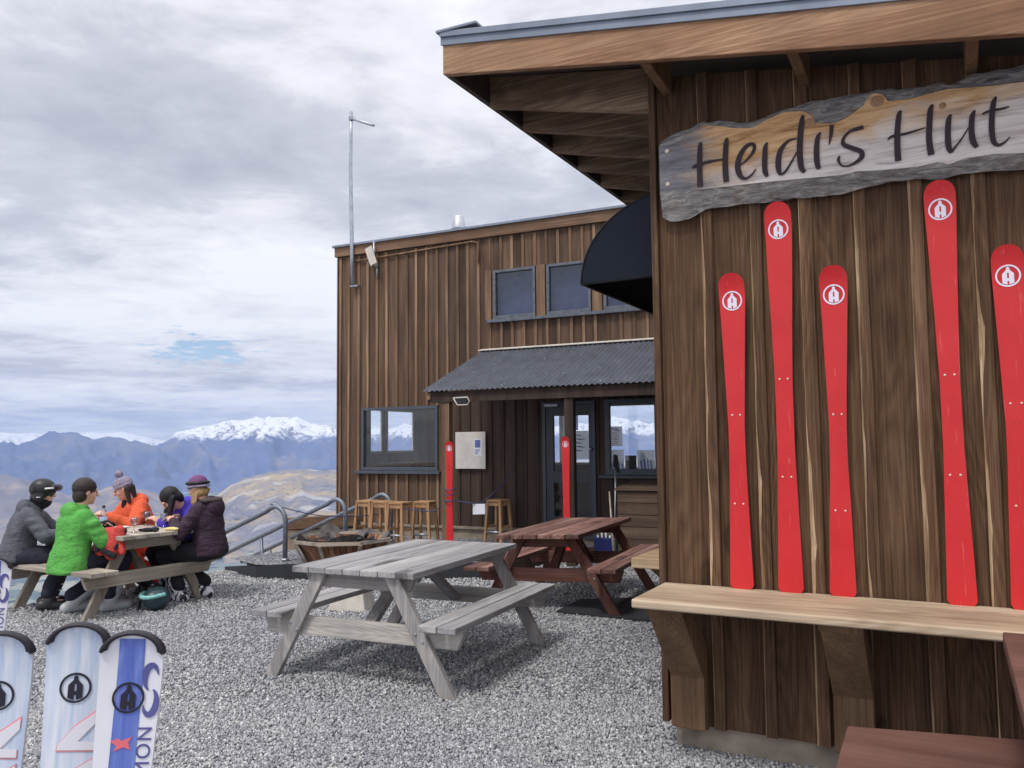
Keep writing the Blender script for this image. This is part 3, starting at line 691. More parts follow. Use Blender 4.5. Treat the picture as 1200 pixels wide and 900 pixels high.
# porch
EV = 1.42
pa, pb = LP(568, 412), LP(773, 397); ea, eb = LP(495, 459, EV), LP(773, 446, EV)
PTZ = (pa.z+pb.z)/2; EZ = (ea.z+eb.z)/2
def roof_sheet():
    mb = MB(); XR = 6.9; pitch = .076; a = .009; n = int((XR-ea.x)/pitch*8); top = []; bot = []
    for i in range(n+1):
        s_ = i/n
        xt = pa.x + (XR-pa.x)*s_; xe = ea.x + (XR-ea.x)*s_
        h = a*math.cos(2*math.pi*(xe-ea.x)/pitch)
        top.append((xt, -.03, PTZ+h)); bot.append((xe, -EV, EZ+h))
    k = n+1
    v = top+bot+[(x, y, z-.004) for x, y, z in top]+[(x, y, z-.004) for x, y, z in bot]
    fs = [(i, k+i, k+i+1, i+1) for i in range(n)] + [(2*k+i, 2*k+i+1, 3*k+i+1, 3*k+i) for i in range(n)] + [(k+i, 3*k+i, 3*k+i+1, k+i+1) for i in range(n)] + [(0, 2*k, 3*k, k)]
    mb.add(v, fs, 0, False); return mb
part('porch_roof', roof_sheet(), CORR, lodge)
f = MB(); f.prism([(pa.x-.02,-.031,PTZ+.015),(6.9,-.031,PTZ+.015),(6.9,-.10,PTZ-.005),(pa.x-.06,-.10,PTZ-.005)], (0,0,.012)); part('porch_flashing', f, CONCP, lodge)
zb1 = EZ-.02; bh_ = LP(600, 466, EV-.07).z
f = MB(); f.box((ea.x+.05, -EV+.05, bh_-.03), (6.9, -EV+.10, EZ-.012)); part('porch_beam', f, LODDARK, lodge, .004)
f = MB(); f.prism([(ea.x+.06,-EV+.02,EZ-.115),(ea.x+.06,-EV+.049,EZ-.02),(pa.x+.0,-.04,PTZ-.03),(pa.x+.0,-.04,PTZ-.14),(ea.x+.09,-EV+.2,EZ-.10)], (.04,0,0)); part('porch_rafter', f, LODBAT, lodge, .003)
posts = []
for px in (524, 668.5):
    p = LP(px, 520, EV-.12); f = MB(); f.box((p.x-.06, p.y-.05, TZ-.1), (p.x+.06, p.y+.05, bh_-.002)); part('post', f, LODBAT if px < 600 else LODDARK, lodge, .004); posts.append(p)
f = MB(); c = LP(537.5, 265, -1.6); f.lathe([(.12,-.9),(.12,-.06),(.13,-.06),(.13,-.04),(.088,.17),(.08,.18),(.08,.14)], (c.x, c.y, c.z), 20); part('chimney_flue', f, STEEL, lodge)
f = MB(); a = LP(412,309); b = LP(556,283.5); c = LP(562,286); d = LP(562,309)
f.tube([(a.x+.05,-.04,a.z+.02),(b.x,-.04,b.z),(c.x-.01,-.035,c.z-.0),(c.x,-.035,c.z-.08),(d.x,-.035,d.z)], .014, 8); part('conduit', f, LODBAT, lodge)
# things on the lodge
p0, p1, p2 = LP(413.5, 334, .09), LP(411.5, 160, .09), LP(411.5, 131, .09)
t = thing('antenna_pole', 'tall thin galvanised pole with a short arm on the lodge corner above the window', 'pole', LOD0, LOD_RZ)
m_ = MB(); m_.tube([p0, LP(412.5,290,.09), LP(410.8,200,.09), p1, p2], [.034,.034,.03,.026,.026], 12); part('mast', m_, GALV, t)
m_ = MB(); a = LP(412,139,.09); b = LP(438,147,.3); m_.tube([a, a+(b-a)*.12, b], [.018,.022,.022], 10); part('arm', m_, GALV, t)
m_ = MB(); m_.box((p0.x-.05,-.1,p0.z-.03),(p0.x+.1,-.025,p0.z-.005)); m_.box((a.x-.035,a.y-.035,a.z-.03),(a.x+.035,a.y+.035,a.z+.03)); part('bracket', m_, GALV, t)
t = thing('wifi_antenna', 'small white tilted panel with a thin rod fixed under the lodge roof corner', 'antenna', LOD0, LOD_RZ)
c = LP(434.5, 299, .16); m_ = MB(); m_.bar(c+Vector((-.05,0,.13)), c+Vector((.06,0,-.16)), .13, .03, (0,-1,0)); part('panel', m_, CONCP, t, .008)
c = LP(438, 299, .13); m_ = MB(); m_.tube([LP(438,283,.13), LP(438.5,309,.13)], .016, 8); m_.tube([LP(437,309,.13), LP(444,314,.02)], .014, 8); m_.tube([LP(442,309,.03), LP(442,326,.03)], .014, 8); part('rod', m_, GALV, t)
t = thing('floodlight', 'small pale rimmed outdoor light under the left end of the porch beam', 'light', LOD0, LOD_RZ)
c = LP(540.5, 470.5, EV-.02); m_ = MB(); lo = [(c.x+dx, c.y, c.z+dz) for dx, dz in ((-.12,.05),(.09,.055),(.125,.0),(.09,-.045),(-.06,-.045),(-.12,.05))]; m_.tube(lo, .009, 8); part('rim', m_, CONCP, t)
m_ = MB(); m_.box((c.x-.085,c.y-.0,c.z-.035),(c.x+.09,c.y+.06,c.z+.045)); m_.box((c.x-.02,c.y+.02,c.z+.045),(c.x+.02,c.y+.05,c.z+.09)); part('lamp', m_, BLKP, t, .01)
nb = thing('notice_board', 'worn pale metal notice board with a small blue printed notice beside the red ski post', 'notice board', LOD0, LOD_RZ)
a, b = LP(533.5,506.5,.06), LP(569,549.5,.06); m_ = MB(); m_.box((a.x,-.06,b.z),(b.x,-.046,a.z)); part('panel', m_, NOTB, nb, .004)
def on_board(l, t_, r_, b_, y, m, nm):
    p, q = LP(l, t_, .06), LP(r_, b_, .06); z = MB(); z.box((p.x, -.06-y, q.z), (q.x, -.0601-y+.0012, p.z)); return part(nm, z, m, nb)
on_board(555.5, 514, 564.5, 534, .0012, PAPER, 'notice'); on_board(556.5, 515.5, 563, 524.5, .0026, BLUEP, 'picture'); 
m_ = MB()
for k in range(3):
    p, q = LP(556.5, 526.8+2.2*k, .06), LP(563.0-k*1.5, 527.8+2.2*k, .06); m_.box((p.x,-.0626,q.z),(q.x,-.0614,p.z))
part('print_line', m_, BLUEP, nb)
# papers behind the right window and the door pane
def sheet(l, t_, r_, b_, m, label, bars=(), off=-.02, lines=(), blocks=()):
    p, q = LP(l, t_, off), LP(r_, b_, off); o = thing('window_poster', label, 'poster', LOD0, LOD_RZ, 'posters behind the lodge glass')
    z = MB(); z.box((p.x, -off, q.z), (q.x, -off+.002, p.z)); part('paper', z, m, o)
    for nm, mm, items, wdt in (('shape', BLUEP, bars, 1), ('print_line', INK, lines, 1)):
        if items:
            z = MB()
            for (a, b_2, c, d) in items:
                P, Q = LP(a, b_2, off), LP(c, d, off); z.prism([(P.x,-off-.002,P.z),(P.x+ (Q.x-P.x)*.55,-off-.002,P.z),(Q.x,-off-.002,Q.z),(Q.x-(Q.x-P.x)*.55,-off-.002,Q.z)], (0,.0015,0))
            part(nm, z, mm, o)
    return o
sheet(714, 500, 729.5, 523, PAPER, 'white notice with a pale blue heading, upper left of the right lodge window', lines=[(716,507+2.5*k,727,507.8+2.5*k) for k in range(6)], bars=[(715.5,501.5,728,505.5)])
sheet(714.5, 527, 731.5, 550.5, PAPER, 'white poster with blue finger shapes in the lower left corner of the lodge window', bars=[(716+4*k,550-10+abs(k-1.5)*2,719+4*k,550) for k in range(4)])
sheet(747, 527.5, 767.5, 550.5, PAPER, 'white poster with blue finger shapes in the lower right corner of the right lodge window', bars=[(750+3.8*k,550-14+abs(k-1.8)*2,753.4+3.8*k,550) for k in range(4)])
sheet(732.5, 533.8, 746, 550.5, BLKP, 'dark framed card standing in the right lodge window between two finger posters')
sheet(669, 505, 690, 538, PAPER, 'white printed notice on the upper pane of the lodge door', lines=[(671+ (k % 2),509.5+k*4.4,684+(k*3) % 6,511.1+k*4.4) for k in range(5)])
sheet(668, 481.5, 677.5, 504, BLUEP, 'dark blue card at the top of the upper lodge door pane')
# red skis on the two posts
def post_ski(px_top, py_top, wpx, post, label):
    off = EV-.12+.05; p = LP(px_top, py_top, off); k = (LP(px_top+5, 560, off).x-LP(px_top-5, 560, off).x)/10
    z0 = TZ+.02; L = p.z-z0; t_ = thing('post_ski', label, 'ski', LW(p.x, -off-.002, z0), LOD_RZ, 'red skis fixed to the porch posts')
    prof = [(a, b*wpx*k/2) for a, b in ((0,1.0),(.25,.86),(.5,.78),(.75,.92),(.93,1.05),(1,1.05))]
    part('board', ski_mesh(L, prof, .012, .02), [SKIRED, BLKP, SKIRED], t_); part('emblem', emblem(wpx*k*.36, L*.935, -.0127, L=L, curl=.02), EMW, t_)
post_ski(527, 517, 8.4, posts[0], 'red ski fixed upright to the left porch post beside the notice board')
post_ski(663, 511.5, 9.4, posts[1], 'red ski fixed upright to the porch post in front of the lodge door')

# side counter under the awning
f = MB(); q = at_z(739.5, 653.5, .85)-HUT0; cx, cy = q.dot(hr), q.dot(hb)
f.box((cx, cy, .785), (-.03, cy+2.1, .85)); sc2 = part('side_counter', f, PINE, hut, .006)
for y in (cy+.12, cy+1.6):
    f = MB(); f.prism([(-.03,y,.45),(-.03,y,.56),(cx+.08,y,.78),(cx+.2,y,.78)], (0,.07,0)); part('bracket', f, BRKT, sc2, .004)

# ------------------------------------------------------------------ picnic tables
def picnic(name, label, cx, cy, yaw, L, W, H, S, I, mt, mv, my, planks, outside=True, dz=0):
    """local x along the table, origin on the ground under its centre"""
    t = thing(name, label, 'picnic table', (cx, cy, dz), yaw, 'picnic tables on the gravel')
    th = .042; f = MB(); g = .005; pw = (W-(planks-1)*g)/planks
    for i in range(planks):
        y = -W/2 + i*(pw+g); e = random.uniform(-.004, .004)
        f.box((-L/2+e, y, H-th), (L/2+random.uniform(-.004,.004), y+pw, H+random.uniform(-.0015,.0015)))
    part('tabletop', f, mt, t, .006)
    bl = L/2+.04; by = S/2+.055; bz = .455*H/.76
    for sg in (-1, 1):
        f = MB()
        for k in range(2):
            y0 = by - .135*(k+1) + (.004 if k == 0 else 0); y1 = y0+.128
            a, b = sorted((sg*y0, sg*y1)); f.box((-bl, a, bz-th), (bl, b, bz))
        part('bench_seat', f, mt, t, .006)
    for sx in (-1, 1):
        X = sx*(L/2-I); lw = .045
        lx0 = X if sx > 0 else X-lw
        if not outside: lx0 = X-lw if sx > 0 else X
        for sy in (-1, 1):
            f = MB(); yt, yf = sy*W*.30, sy*(S/2-.05)
            a, b = (yt-.055*1, yt+.055), (yf-.055, yf+.055)
            f.prism([(lx0, b[0], 0), (lx0, b[1], 0), (lx0, a[1], H-th-.001), (lx0, a[0], H-th-.001)], (lw, 0, 0))
            zz = bz-th-.06; s_ = (zz)/(H-th); yc = yf+(yt-yf)*s_; ox = lx0+lw if sx > 0 else lx0
            for dy in (-.025, .025): f.tube([(ox-.004*sx, yc+dy, zz+dy*.9), (ox+.007*sx, yc+dy, zz+dy*.9)], .011, 8, 1)
            part('leg', f, [mv, GALV], t, .004)
        bx0 = lx0-lw-.001 if sx > 0 else lx0+lw+.001
        if not outside: bx0 = lx0+lw+.001 if sx > 0 else lx0-lw-.001
        f = MB(); f.prism([(bx0,-by+.02,bz-th-.03),(bx0,-by+.06,bz-th-.125),(bx0,by-.06,bz-th-.125),(bx0,by-.02,bz-th-.03),(bx0,by-.02,bz-th-.001),(bx0,-by+.02,bz-th-.001)], (lw,0,0)); part('seat_bearer', f, my, t, .004)
        f = MB(); f.prism([(bx0,-W/2+.04,H-th-.001),(bx0,-W/2+.09,H-th-.10),(bx0,W/2-.09,H-th-.10),(bx0,W/2-.04,H-th-.001)], (lw,0,0)); part('top_bearer', f, my, t, .004)
        f = MB(); xi = bx0-.03*sx+(lw if sx < 0 else 0); f.bar((xi-.0*sx, 0, bz-th-.09), (sx*.10, 0, H-th-.03), .09, .045, (0,0,1)); part('brace', f, mv, t, .004)
    return t
picnic('picnic_table', 'bare weathered grey picnic table standing alone in the middle of the gravel', -.747, 6.163, R(65.8), 1.62, .96, .773, 1.50, .085, GREY, GREYV, GREYY, 7)
picnic('picnic_table', 'red-brown stained picnic table in front of the lodge door', .594, 8.395, R(66.4), 1.80, .82, .743, 1.40, .24, RED, REDV, REDY, 6).rotation_euler = (R(-2.0), 0, R(66.4))
ppl = picnic('picnic_table', 'weathered picnic table crowded with people and glasses at the terrace edge', -4.134, 8.454, R(148.3), 1.56, .80, .753, 1.33, .16, TAN, TANV, TANY, 6, False)

# ------------------------------------------------------------------ bar table and bench at the lower right
t = thing('bar_table', 'high red-brown table with its corner against the front counter', 'table', HUT0, HUT_RZ)
f = MB(); f.box((1.503,-1.95,.845), (2.9,-.785,.90)); part('tabletop', f, BRN, t, .006)
for x, y in ((1.60,-.9),(2.7,-.9),(1.60,-1.83),(2.7,-1.83)):
    f = MB(); f.box((x,y-.04,0),(x+.08,y+.04,.844)); part('leg', f, BRN, t, .005)
f = MB(); f.box((1.62,-1.789,.74),(1.66,-.941,.843)); f.box((2.72,-1.789,.74),(2.76,-.941,.843)); part('apron', f, BRN, t, .004)
t = thing('brown_bench', 'low brown plank bench in the bottom right corner in front of the hut', 'bench', HUT0, HUT_RZ)
f = MB(); f.prism([(.990,-.975,.505),(1.0,-1.44,.505),(2.6,-1.23,.505),(2.55,-.62,.505)], (0,0,.045)); part('seat', f, BRN, t, .006)
for x, y in ((1.08,-1.06),(2.45,-.72),(1.08,-1.38),(2.45,-1.18)):
    f = MB(); f.box((x,y-.03,0),(x+.06,y+.03,.504)); part('leg', f, BRN, t, .004)

# ------------------------------------------------------------------ stools
def make_stool(h, label):
    t = thing('bar_stool', label, 'stool', group='bar stools by the lodge wall'); f = MB(); f.box((-.125,-.125,h-.03),(.125,.125,h)); part('seat', f, STOOL, t, .005)
    def P(sx, sy, z): e = .105+.035*(1-z/h); return Vector((sx*e, sy*e, z))
    for sx in (-1,1):
        for sy in (-1,1):
            f = MB(); f.bar(P(sx,sy,0), P(sx,sy,h-.031), .036, .036, (0,1,0)); part('leg', f, STOOL, t, .003)
    for a, b, z in (((-1,-1),(1,-1),h*.9),((-1,1),(1,1),h*.9),((-1,-1),(-1,1),h*.9),((1,-1),(1,1),h*.9),((-1,-1),(-1,1),.24),((1,-1),(1,1),.24)):
        p, q = P(*a, z), P(*b, z); d = (q-p).normalized()*.019; f = MB(); f.bar(p+d, q-d, .02, .045 if z > .3 else .03); part('stretcher', f, STOOL, t, .002)
    f = MB(); p, q = P(-1,-1,.17), P(1,-1,.17); f.tube([p+Vector((.019,0,0)), q-Vector((.019,0,0))], .017, 10); part('footrest', f, GALV, t)
    return t
def stand(px, D): return Vector(((px-600)/F*D, D, TZ))
st = make_stool(.62, 'wooden bar stool at the left end of the row under the lodge window')
spots = [(430.5, 11.75, R(-24), None), (449, 11.55, R(-22), 'bar stool second from the left in the row under the lodge window'),
         (468, 11.35, R(-27), 'bar stool third from the left in the row under the lodge window'),
         (497, 11.45, R(-20), 'bar stool at the right end of the row, nearest the red ski post'),
         (582.5, 11.62, R(-34), 'wooden bar stool standing alone under the notice board with a rope tied to it')]
for px, D, rz, lab in spots:
    if lab is None: st.location = stand(px, D); st.rotation_euler[2] = rz; continue
    dup(st, stand(px, D), rz, lab)

# ------------------------------------------------------------------ fire pit
fp = thing('fire_pit', 'low octagonal slatted wood fire pit with ash and torn black liner inside', 'fire pit', (-2.13, 10.25, TZ-.05), R(8))
n = 8; oct_ = lambda r_, z: [(r_*math.cos(R(22.5+45*i)), r_*math.sin(R(22.5+45*i)), z) for i in range(n)]
f = MB()
for i in range(n):
    a0, a1 = Vector(oct_(.60,.30)[i]), Vector(oct_(.60,.30)[(i+1) % n]); b0, b1 = Vector(oct_(.42,0)[i]), Vector(oct_(.42,0)[(i+1) % n])
    for k in range(6):
        s0, s1 = k/6+.008, (k+1)/6-.008; nrm = ((a0+a1)/2*Vector((1,1,0)) if False else Vector(((a0+a1).x,(a0+a1).y,0))).normalized()
        f.prism([b0.lerp(b1,s0), b0.lerp(b1,s1), a0.lerp(a1,s1), a0.lerp(a1,s0)], -nrm*.025)
part('slat_wall', f, PITW, fp, .003)
f = MB()
for i in range(n):
    a0, a1 = Vector(oct_(.63,.28)[i]), Vector(oct_(.63,.28)[(i+1) % n]); c0, c1 = Vector(oct_(.60,.28)[i]), Vector(oct_(.60,.28)[(i+1) % n])
    z = random.uniform(-.004, .004); f.prism([a0+Vector((0,0,z)), a1+Vector((0,0,z)), c1+Vector((0,0,z)), c0+Vector((0,0,z))], (0,0,.045))
    f.bar(Vector(oct_(.452,.01)[i]), Vector(oct_(.625,.279)[i]), .045, .02, (oct_(1,0)[i][0], oct_(1,0)[i][1], .6))
part('rim', f, PITR, fp, .003)
f = MB(); vs = []; m = 48; rings = ((.59,.33),(.5,.22),(.36,.17),(.18,.19),(.02,.21))
for r_, z in rings:
    for j in range(m):
        g = 2*math.pi*j/m; nz = noise.noise(Vector((math.cos(g)*2, math.sin(g)*2, r_*5)))
        up_ = max(0, noise.noise(Vector((math.cos(g)*1.6+4, math.sin(g)*1.6, 1)))-.12)*.30 if r_ > .55 else 0
        vs.append((r_*math.cos(g)*(1+.02*nz), r_*math.sin(g)*(1+.02*nz), z+.05*nz+up_))
k = len(rings); f.add(vs, [(i*m+j, i*m+(j+1) % m, (i+1)*m+(j+1) % m, (i+1)*m+j) for i in range(k-1) for j in range(m)] + [tuple((k-1)*m+j for j in range(m))], 0, True)
part('liner', f, plain('ashy_liner', lin(98,94,92), .9, 0, .65, 7, .6, 30), fp)
f = MB()
for i in range(16):
    g = random.uniform(0, 6.28); r_ = random.uniform(.05,.42); a = Vector((r_*math.cos(g), r_*math.sin(g), .21+random.uniform(0,.07))); h = random.uniform(0, 6.28)
    f.bar(a, a+Vector((math.cos(h)*.2, math.sin(h)*.2, random.uniform(.0,.12))), .045, .03)
ASH = plain('charred_wood', lin(70,68,70), .9, 0, .7, 14, .5, 40)
part('charred_log', f, ASH, fp, .004)

# ------------------------------------------------------------------ handrails, stairs, low wall
sdir = -lr        # the stairs run down to the left along the lodge
def rail(base, zt, label, mid=False, run=2.6, drop=.41):
    t = thing('handrail', label, 'handrail', base, 0, 'bent steel handrails at the top of the stairs')
    hgt = zt; pts = [Vector((0,0,-.1)), Vector((0,0,hgt-.22))]
    c = Vector((0,0,hgt-.22)) + sdir*.16
    for a in range(10, 100, 15): pts.append(c + Vector((0,0,1))*.19*math.sin(R(a)) - sdir*.16*math.cos(R(a)))
    e = pts[-1]
    for k in range(1, 4): pts.append(e + sdir*(.05*k) - Vector((0,0,1))*(.05*k*drop*k/3))
    e = pts[-1]; pts.append(e + sdir*run - Vector((0,0,run*drop)))
    f = MB(); f.tube(pts, .03, 12); part('rail', f, RAILM, t)
    for q in ((2.0,) if not mid else (1.2,)):
        a = e + sdir*q - Vector((0,0,q*drop)); f = MB(); f.tube([a-Vector((0,0,.01)), a-Vector((0,0,.85))+sdir*-.06], .022, 10); part('post', f, RAILM, t)
    f = MB(); f.lathe([(.05,0),(.05,.02),(.035,.03)], (0,0,.0), 12); part('foot_flange', f, GALV, t)
    return t
RA = Vector((-2.83, 10.15, TZ)); RB = Vector((-2.30, 11.20, TZ)); RC = Vector((-1.80, 12.02, TZ))
rail(RA, .69, 'bent galvanised handrail beside the seated people, lowest end hidden by the dark jacket')
rail(RB, .70, 'bent galvanised handrail between the other two, ending over the fire pit', True)
rail(RC, .71, 'bent galvanised handrail ending behind the bar stools under the lodge window')
mb = MB()
for k in range(14):
    z1 = TZ-.02-.14*k; a = RA + sdir*(.12+.34*k) - lb*.15; q = [a, a+lb*2.35, a+lb*2.35+sdir*.36, a+sdir*.36]
    mb.prism([(p.x, p.y, z1-.3) for p in q], (0,0,.3-.001*k))
struct('stairs', mb.mesh('stairs'), CONC)
wl = thing('low_wall', 'low rough concrete wall with a brown timber cap beside the stairs at the lodge corner', 'wall', (0,0,0))
Dw = 12.9; p0 = Vector(((339-600)/F*Dw, Dw, 0)); p1 = p0 + Vector((1.05, .10, 0))
f = MB(); f.bar(p0+Vector((0,0,-.35)), p1+Vector((0,0,-.35)), .2, 1.24); part('body', f, CONC, wl, .01)
f = MB(); f.bar(p0+Vector((-.06,0,.355)), p1+Vector((0,0,.40)), .26, .17); part('cap', f, LFASC, wl, .006)

# ------------------------------------------------------------------ raised terrace, edging and small things
tp = [(-3.62,10.45),(-3.1,9.87),(-2.44,9.72),(-.15,9.70),(.50,10.93),(1.75,11.05),(7.0,8.6),(9,9.5),(9,12),(-1.2,14),(-2.95,13.6),(-2.6,12.2),(-3.0,11.2)]
def sheet_mesh(name, poly, z, jit=0):
    me = bpy.data.meshes.new(name); me.from_pydata([(x, y, z) for x, y in poly], [], [tuple(range(len(poly)))]); me.update(); return me
struct('gravel_terrace', sheet_mesh('gravel_terrace', tp[:5]+tp[5:], TZ-.004), GRAV)
def edging(pts, name, m, th):
    mb = MB(); vs = []
    for (x, y, h), k in zip(pts, range(len(pts))):
        a = Vector(pts[min(k+1, len(pts)-1)][:2]); b = Vector(pts[max(k-1, 0)][:2]); d = (a-b).normalized(); nn = Vector((-d.y, d.x))
        for o_, z in ((0,-.05),(0,h),(th,h),(th,-.05)): vs.append((x+nn.x*o_, y+nn.y*o_, z))
    k = len(pts); mb.add(vs, [(4*i+j, 4*i+4+j, 4*i+4+(j+1) % 4, 4*i+(j+1) % 4) for i in range(k-1) for j in range(4)] + [(0,1,2,3), (4*k-1,4*k-2,4*k-3,4*k-4)])
    return struct(name, mb.mesh(name), m)
edging([(-3.75,10.65,.03),(-3.42,10.22,.10),(-3.1,9.88,.15),(-2.75,9.77,.178),(-2.44,9.72,.185),(-1.2,9.71,.185),(-.15,9.70,.185)], 'terrace_edging', EDGE, .05)
edging([(-.15,9.701,.18),(.5,10.93,.18),(1.75,11.05,.18),(3.4,10.3,.18),(7,8.6,.18)], 'porch_step', LODDARK, .12)
z = MB(); mp = [at_z(*q) for q in ((652,719),(680,705),(744,703),(800,715),(800,733),(757,730))]
z.prism([(p.x, p.y, .012) for p in mp], (0,0,.014)); single('floor_mat', z, MATM, 'black mat lying on the gravel under the foot of the red-brown table', 'mat')
z = MB(); p = at_z(409, 716)
z.prism([(-.19,-.14,-.01),(.19,-.14,-.01),(.15,-.11,.235),(-.13,-.11,.235)], (0,.28,0)); single('concrete_block', z, CONCP, 'pale tapered concrete block on the gravel beneath the weathered grey picnic table', 'block', (p.x, p.y+.12, 0), R(-10), None, .012)
# crate beside the door
a = LP(723, 571.5, .85); cr_ = thing('storage_crate', 'tall dark plank storage box with a lid beside the lodge door', 'box', LW(a.x, -.85, TZ), LOD_RZ)
hh = a.z-TZ; f = MB(); nb_ = 5
for k in range(nb_):
    f.box((.002, 0, .05+(hh-.09)*k/nb_+.003), (1.1, .03, .05+(hh-.09)*(k+1)/nb_-.003)); f.box((0, .031, .05+(hh-.09)*k/nb_+.003), (.03, .7, .05+(hh-.09)*(k+1)/nb_-.003))
f.box((.0,.05,.02),(1.1,.7,.06)); part('side_board', f, CRATE, cr_, .004)
f = MB(); f.prism([(-.02,-.03,hh-.035),(-.02,-.03,hh),(-.02,.75,hh+.07),(-.02,.75,hh-.035)], (1.15,0,0)); part('lid', f, CRATE, cr_, .004)
a = LP(721, 532, .6); f = MB()
bro = thing('broom', 'black headed broom with a grey handle leaning upright beside the storage box', 'broom', (0,0,0))
q = LP(720, 612, .75); P0_ = LW(q.x, -.75, TZ); P1_ = LW(a.x, -.6, a.z-.16); P2_ = LW(a.x-.0, -.6, a.z)
f.tube([P0_, P1_], .014, 8); part('handle', f, GALV, bro)
f = MB(); f.prism([P1_+Vector((-.03,-.03,0)), P2_+Vector((-.02,-.03,.0)), P2_+Vector((.03,-.03,-.02)), P1_+Vector((.05,-.03,-.1))], (0,.06,0)); part('head', f, BLKP, bro, .006)
z = MB(); a = LP(714, 576, .8); b = LP(719.5, 640, .95); z.tube([LW(a.x,-.8,a.z), LW(b.x,-.95,TZ)], [.008,.02], 8); single('garden_stake', z, TAN, 'thin pale wooden stake leaning beside the black broom', 'stake')
bp = at_z(712, 646, TZ+.01); bc = thing('blue_tub', 'blue plastic tub with things in it on the porch step behind the red-brown table', 'tub', (bp.x, bp.y+.12, TZ), R(-25))
f = MB(); f.prism([(-.13,-.09,0),(.13,-.09,0),(.15,-.1,.17),(-.15,-.1,.17)], (0,.19,0)); part('body', f, BLUEB, bc, .006)
f = MB()
for k in range(5): f.tube([(-.1+.05*k,0,.05),(-.12+.055*k,.01,.2+.03*(k % 3))], .013, 8)
part('contents', f, PAPER, bc)
z = MB(); p = at_z(728, 645, TZ); z.lathe([(.05,0),(.055,.02),(.055,.12),(.03,.16),(.02,.17),(.02,.19)], (0,0,0), 14); single('white_jug', z, WHITE, 'small white plastic jug on the porch step beside the blue tub', 'jug', (p.x, p.y, TZ))
# rope with paper
OFF = EV-.12
def curve_pts(P, n=8): return [Vector(q) for q in smooth_path([tuple(p) for p in P])]
def W_(px, py, off): q = LP(px, py, off); return LW(q.x, q.y, q.z)
z = MB(); z.tube(curve_pts([W_(470,596,OFF), W_(505,599,OFF), W_(516,594,OFF), W_(524,588,OFF+.06), W_(531,587,OFF+.06), W_(545,588.5,OFF), W_(560,590,OFF-.1), W_(571,584,OFF-.45), W_(590,566,OFF-.9), W_(603,546,.04)]), .0075, 8)
for yy in (573, 579, 586.5):
    z.tube([W_(521.5,yy,OFF+.09), W_(526,yy+1.5,OFF+.10), W_(532.5,yy-.5,OFF+.09), W_(533.5,yy,OFF-.06), W_(521,yy+.5,OFF-.06), W_(521.5,yy,OFF+.09)], .007, 8)
single('rope', z, ROPE, 'thin dark blue rope looped round the left porch post and stretched to a stool', 'rope')
z = MB(); a, b = W_(554,590.5,OFF-.06), W_(568.5,602.5,OFF-.06)
z.prism([a, Vector((b.x,b.y,a.z+.005)), b, Vector((a.x,a.y,b.z-.01))], (0,.002,0)); single('hanging_paper', z, PAPER, 'blank white paper hanging on the rope beside the stool', 'paper')
z = MB(); z.tube(curve_pts([RA+sdir*.25+Vector((0,0,.69)), RA+Vector((.25,.6,.50)), RB+Vector((.2,.3,.42)), RC+Vector((.0,-.03,.42))]), .006, 8); single('barrier_cord', z, ROPE, 'thin blue cord slung from the front handrail towards the stools', 'cord')

# ------------------------------------------------------------------ people
def blob(mb, voxel, it=4, name='blob'):
    me = mb.mesh(name); o = bpy.data.objects.new(name, me); COL.objects.link(o)
    m = o.modifiers.new('r', 'REMESH'); m.mode = 'VOXEL'; m.voxel_size = voxel; m.use_smooth_shade = True
    m = o.modifiers.new('s', 'SMOOTH'); m.factor = .5; m.iterations = it
    dg = bpy.context.evaluated_depsgraph_get(); r = bpy.data.meshes.new_from_object(o.evaluated_get(dg))
    bpy.data.objects.remove(o); bpy.data.meshes.remove(me); r.name = name
    r.polygons.foreach_set('use_smooth', [True]*len(r.polygons)); return r
def puff(me, fn):
    cn = [(v.co.copy(), v.normal.copy()) for v in me.vertices]
    me.vertices.foreach_set('co', [x for c, n in cn for x in (c+n*fn(c))]); me.update()
def ik(a, b, l1, l2, pole):
    d = b-a; L = min(d.length, (l1+l2)*.995); dn = d.normalized(); x = (l1*l1-l2*l2+L*L)/(2*L); h = math.sqrt(max(0, l1*l1-x*x))
    p = pole - dn*pole.dot(dn); p.normalize(); return a+dn*x+p*h, a+dn*L
SEAT = .455*.753/.76
def hand(mb, w, d, n):
    d = d.normalized(); n = (n-d*n.dot(d)).normalized(); s = d.cross(n)
    M = Matrix((s, d, n)).transposed(); mb.ell(w+d*.048, (.042,.054,.019), M)
    for i, L in enumerate((.062,.078,.084,.076)):
        b = w+d*.088+s*(-.031+.0205*i); m = b+(d*.86+n*.5).normalized()*L*.55; e = m+(d*.45+n*.9).normalized()*L*.5
        mb.cap(b, m, .0105, .0095, 8); mb.cap(m, e, .0095, .008, 8)
    b = w+d*.03-s*.035; m = b+(d*.7-s*.55+n*.4).normalized()*.042; e = m+(d*.9+n*.4+s*.15).normalized()*.034
    mb.cap(b, m, .013, .011, 8); mb.cap(m, e, .011, .009, 8)
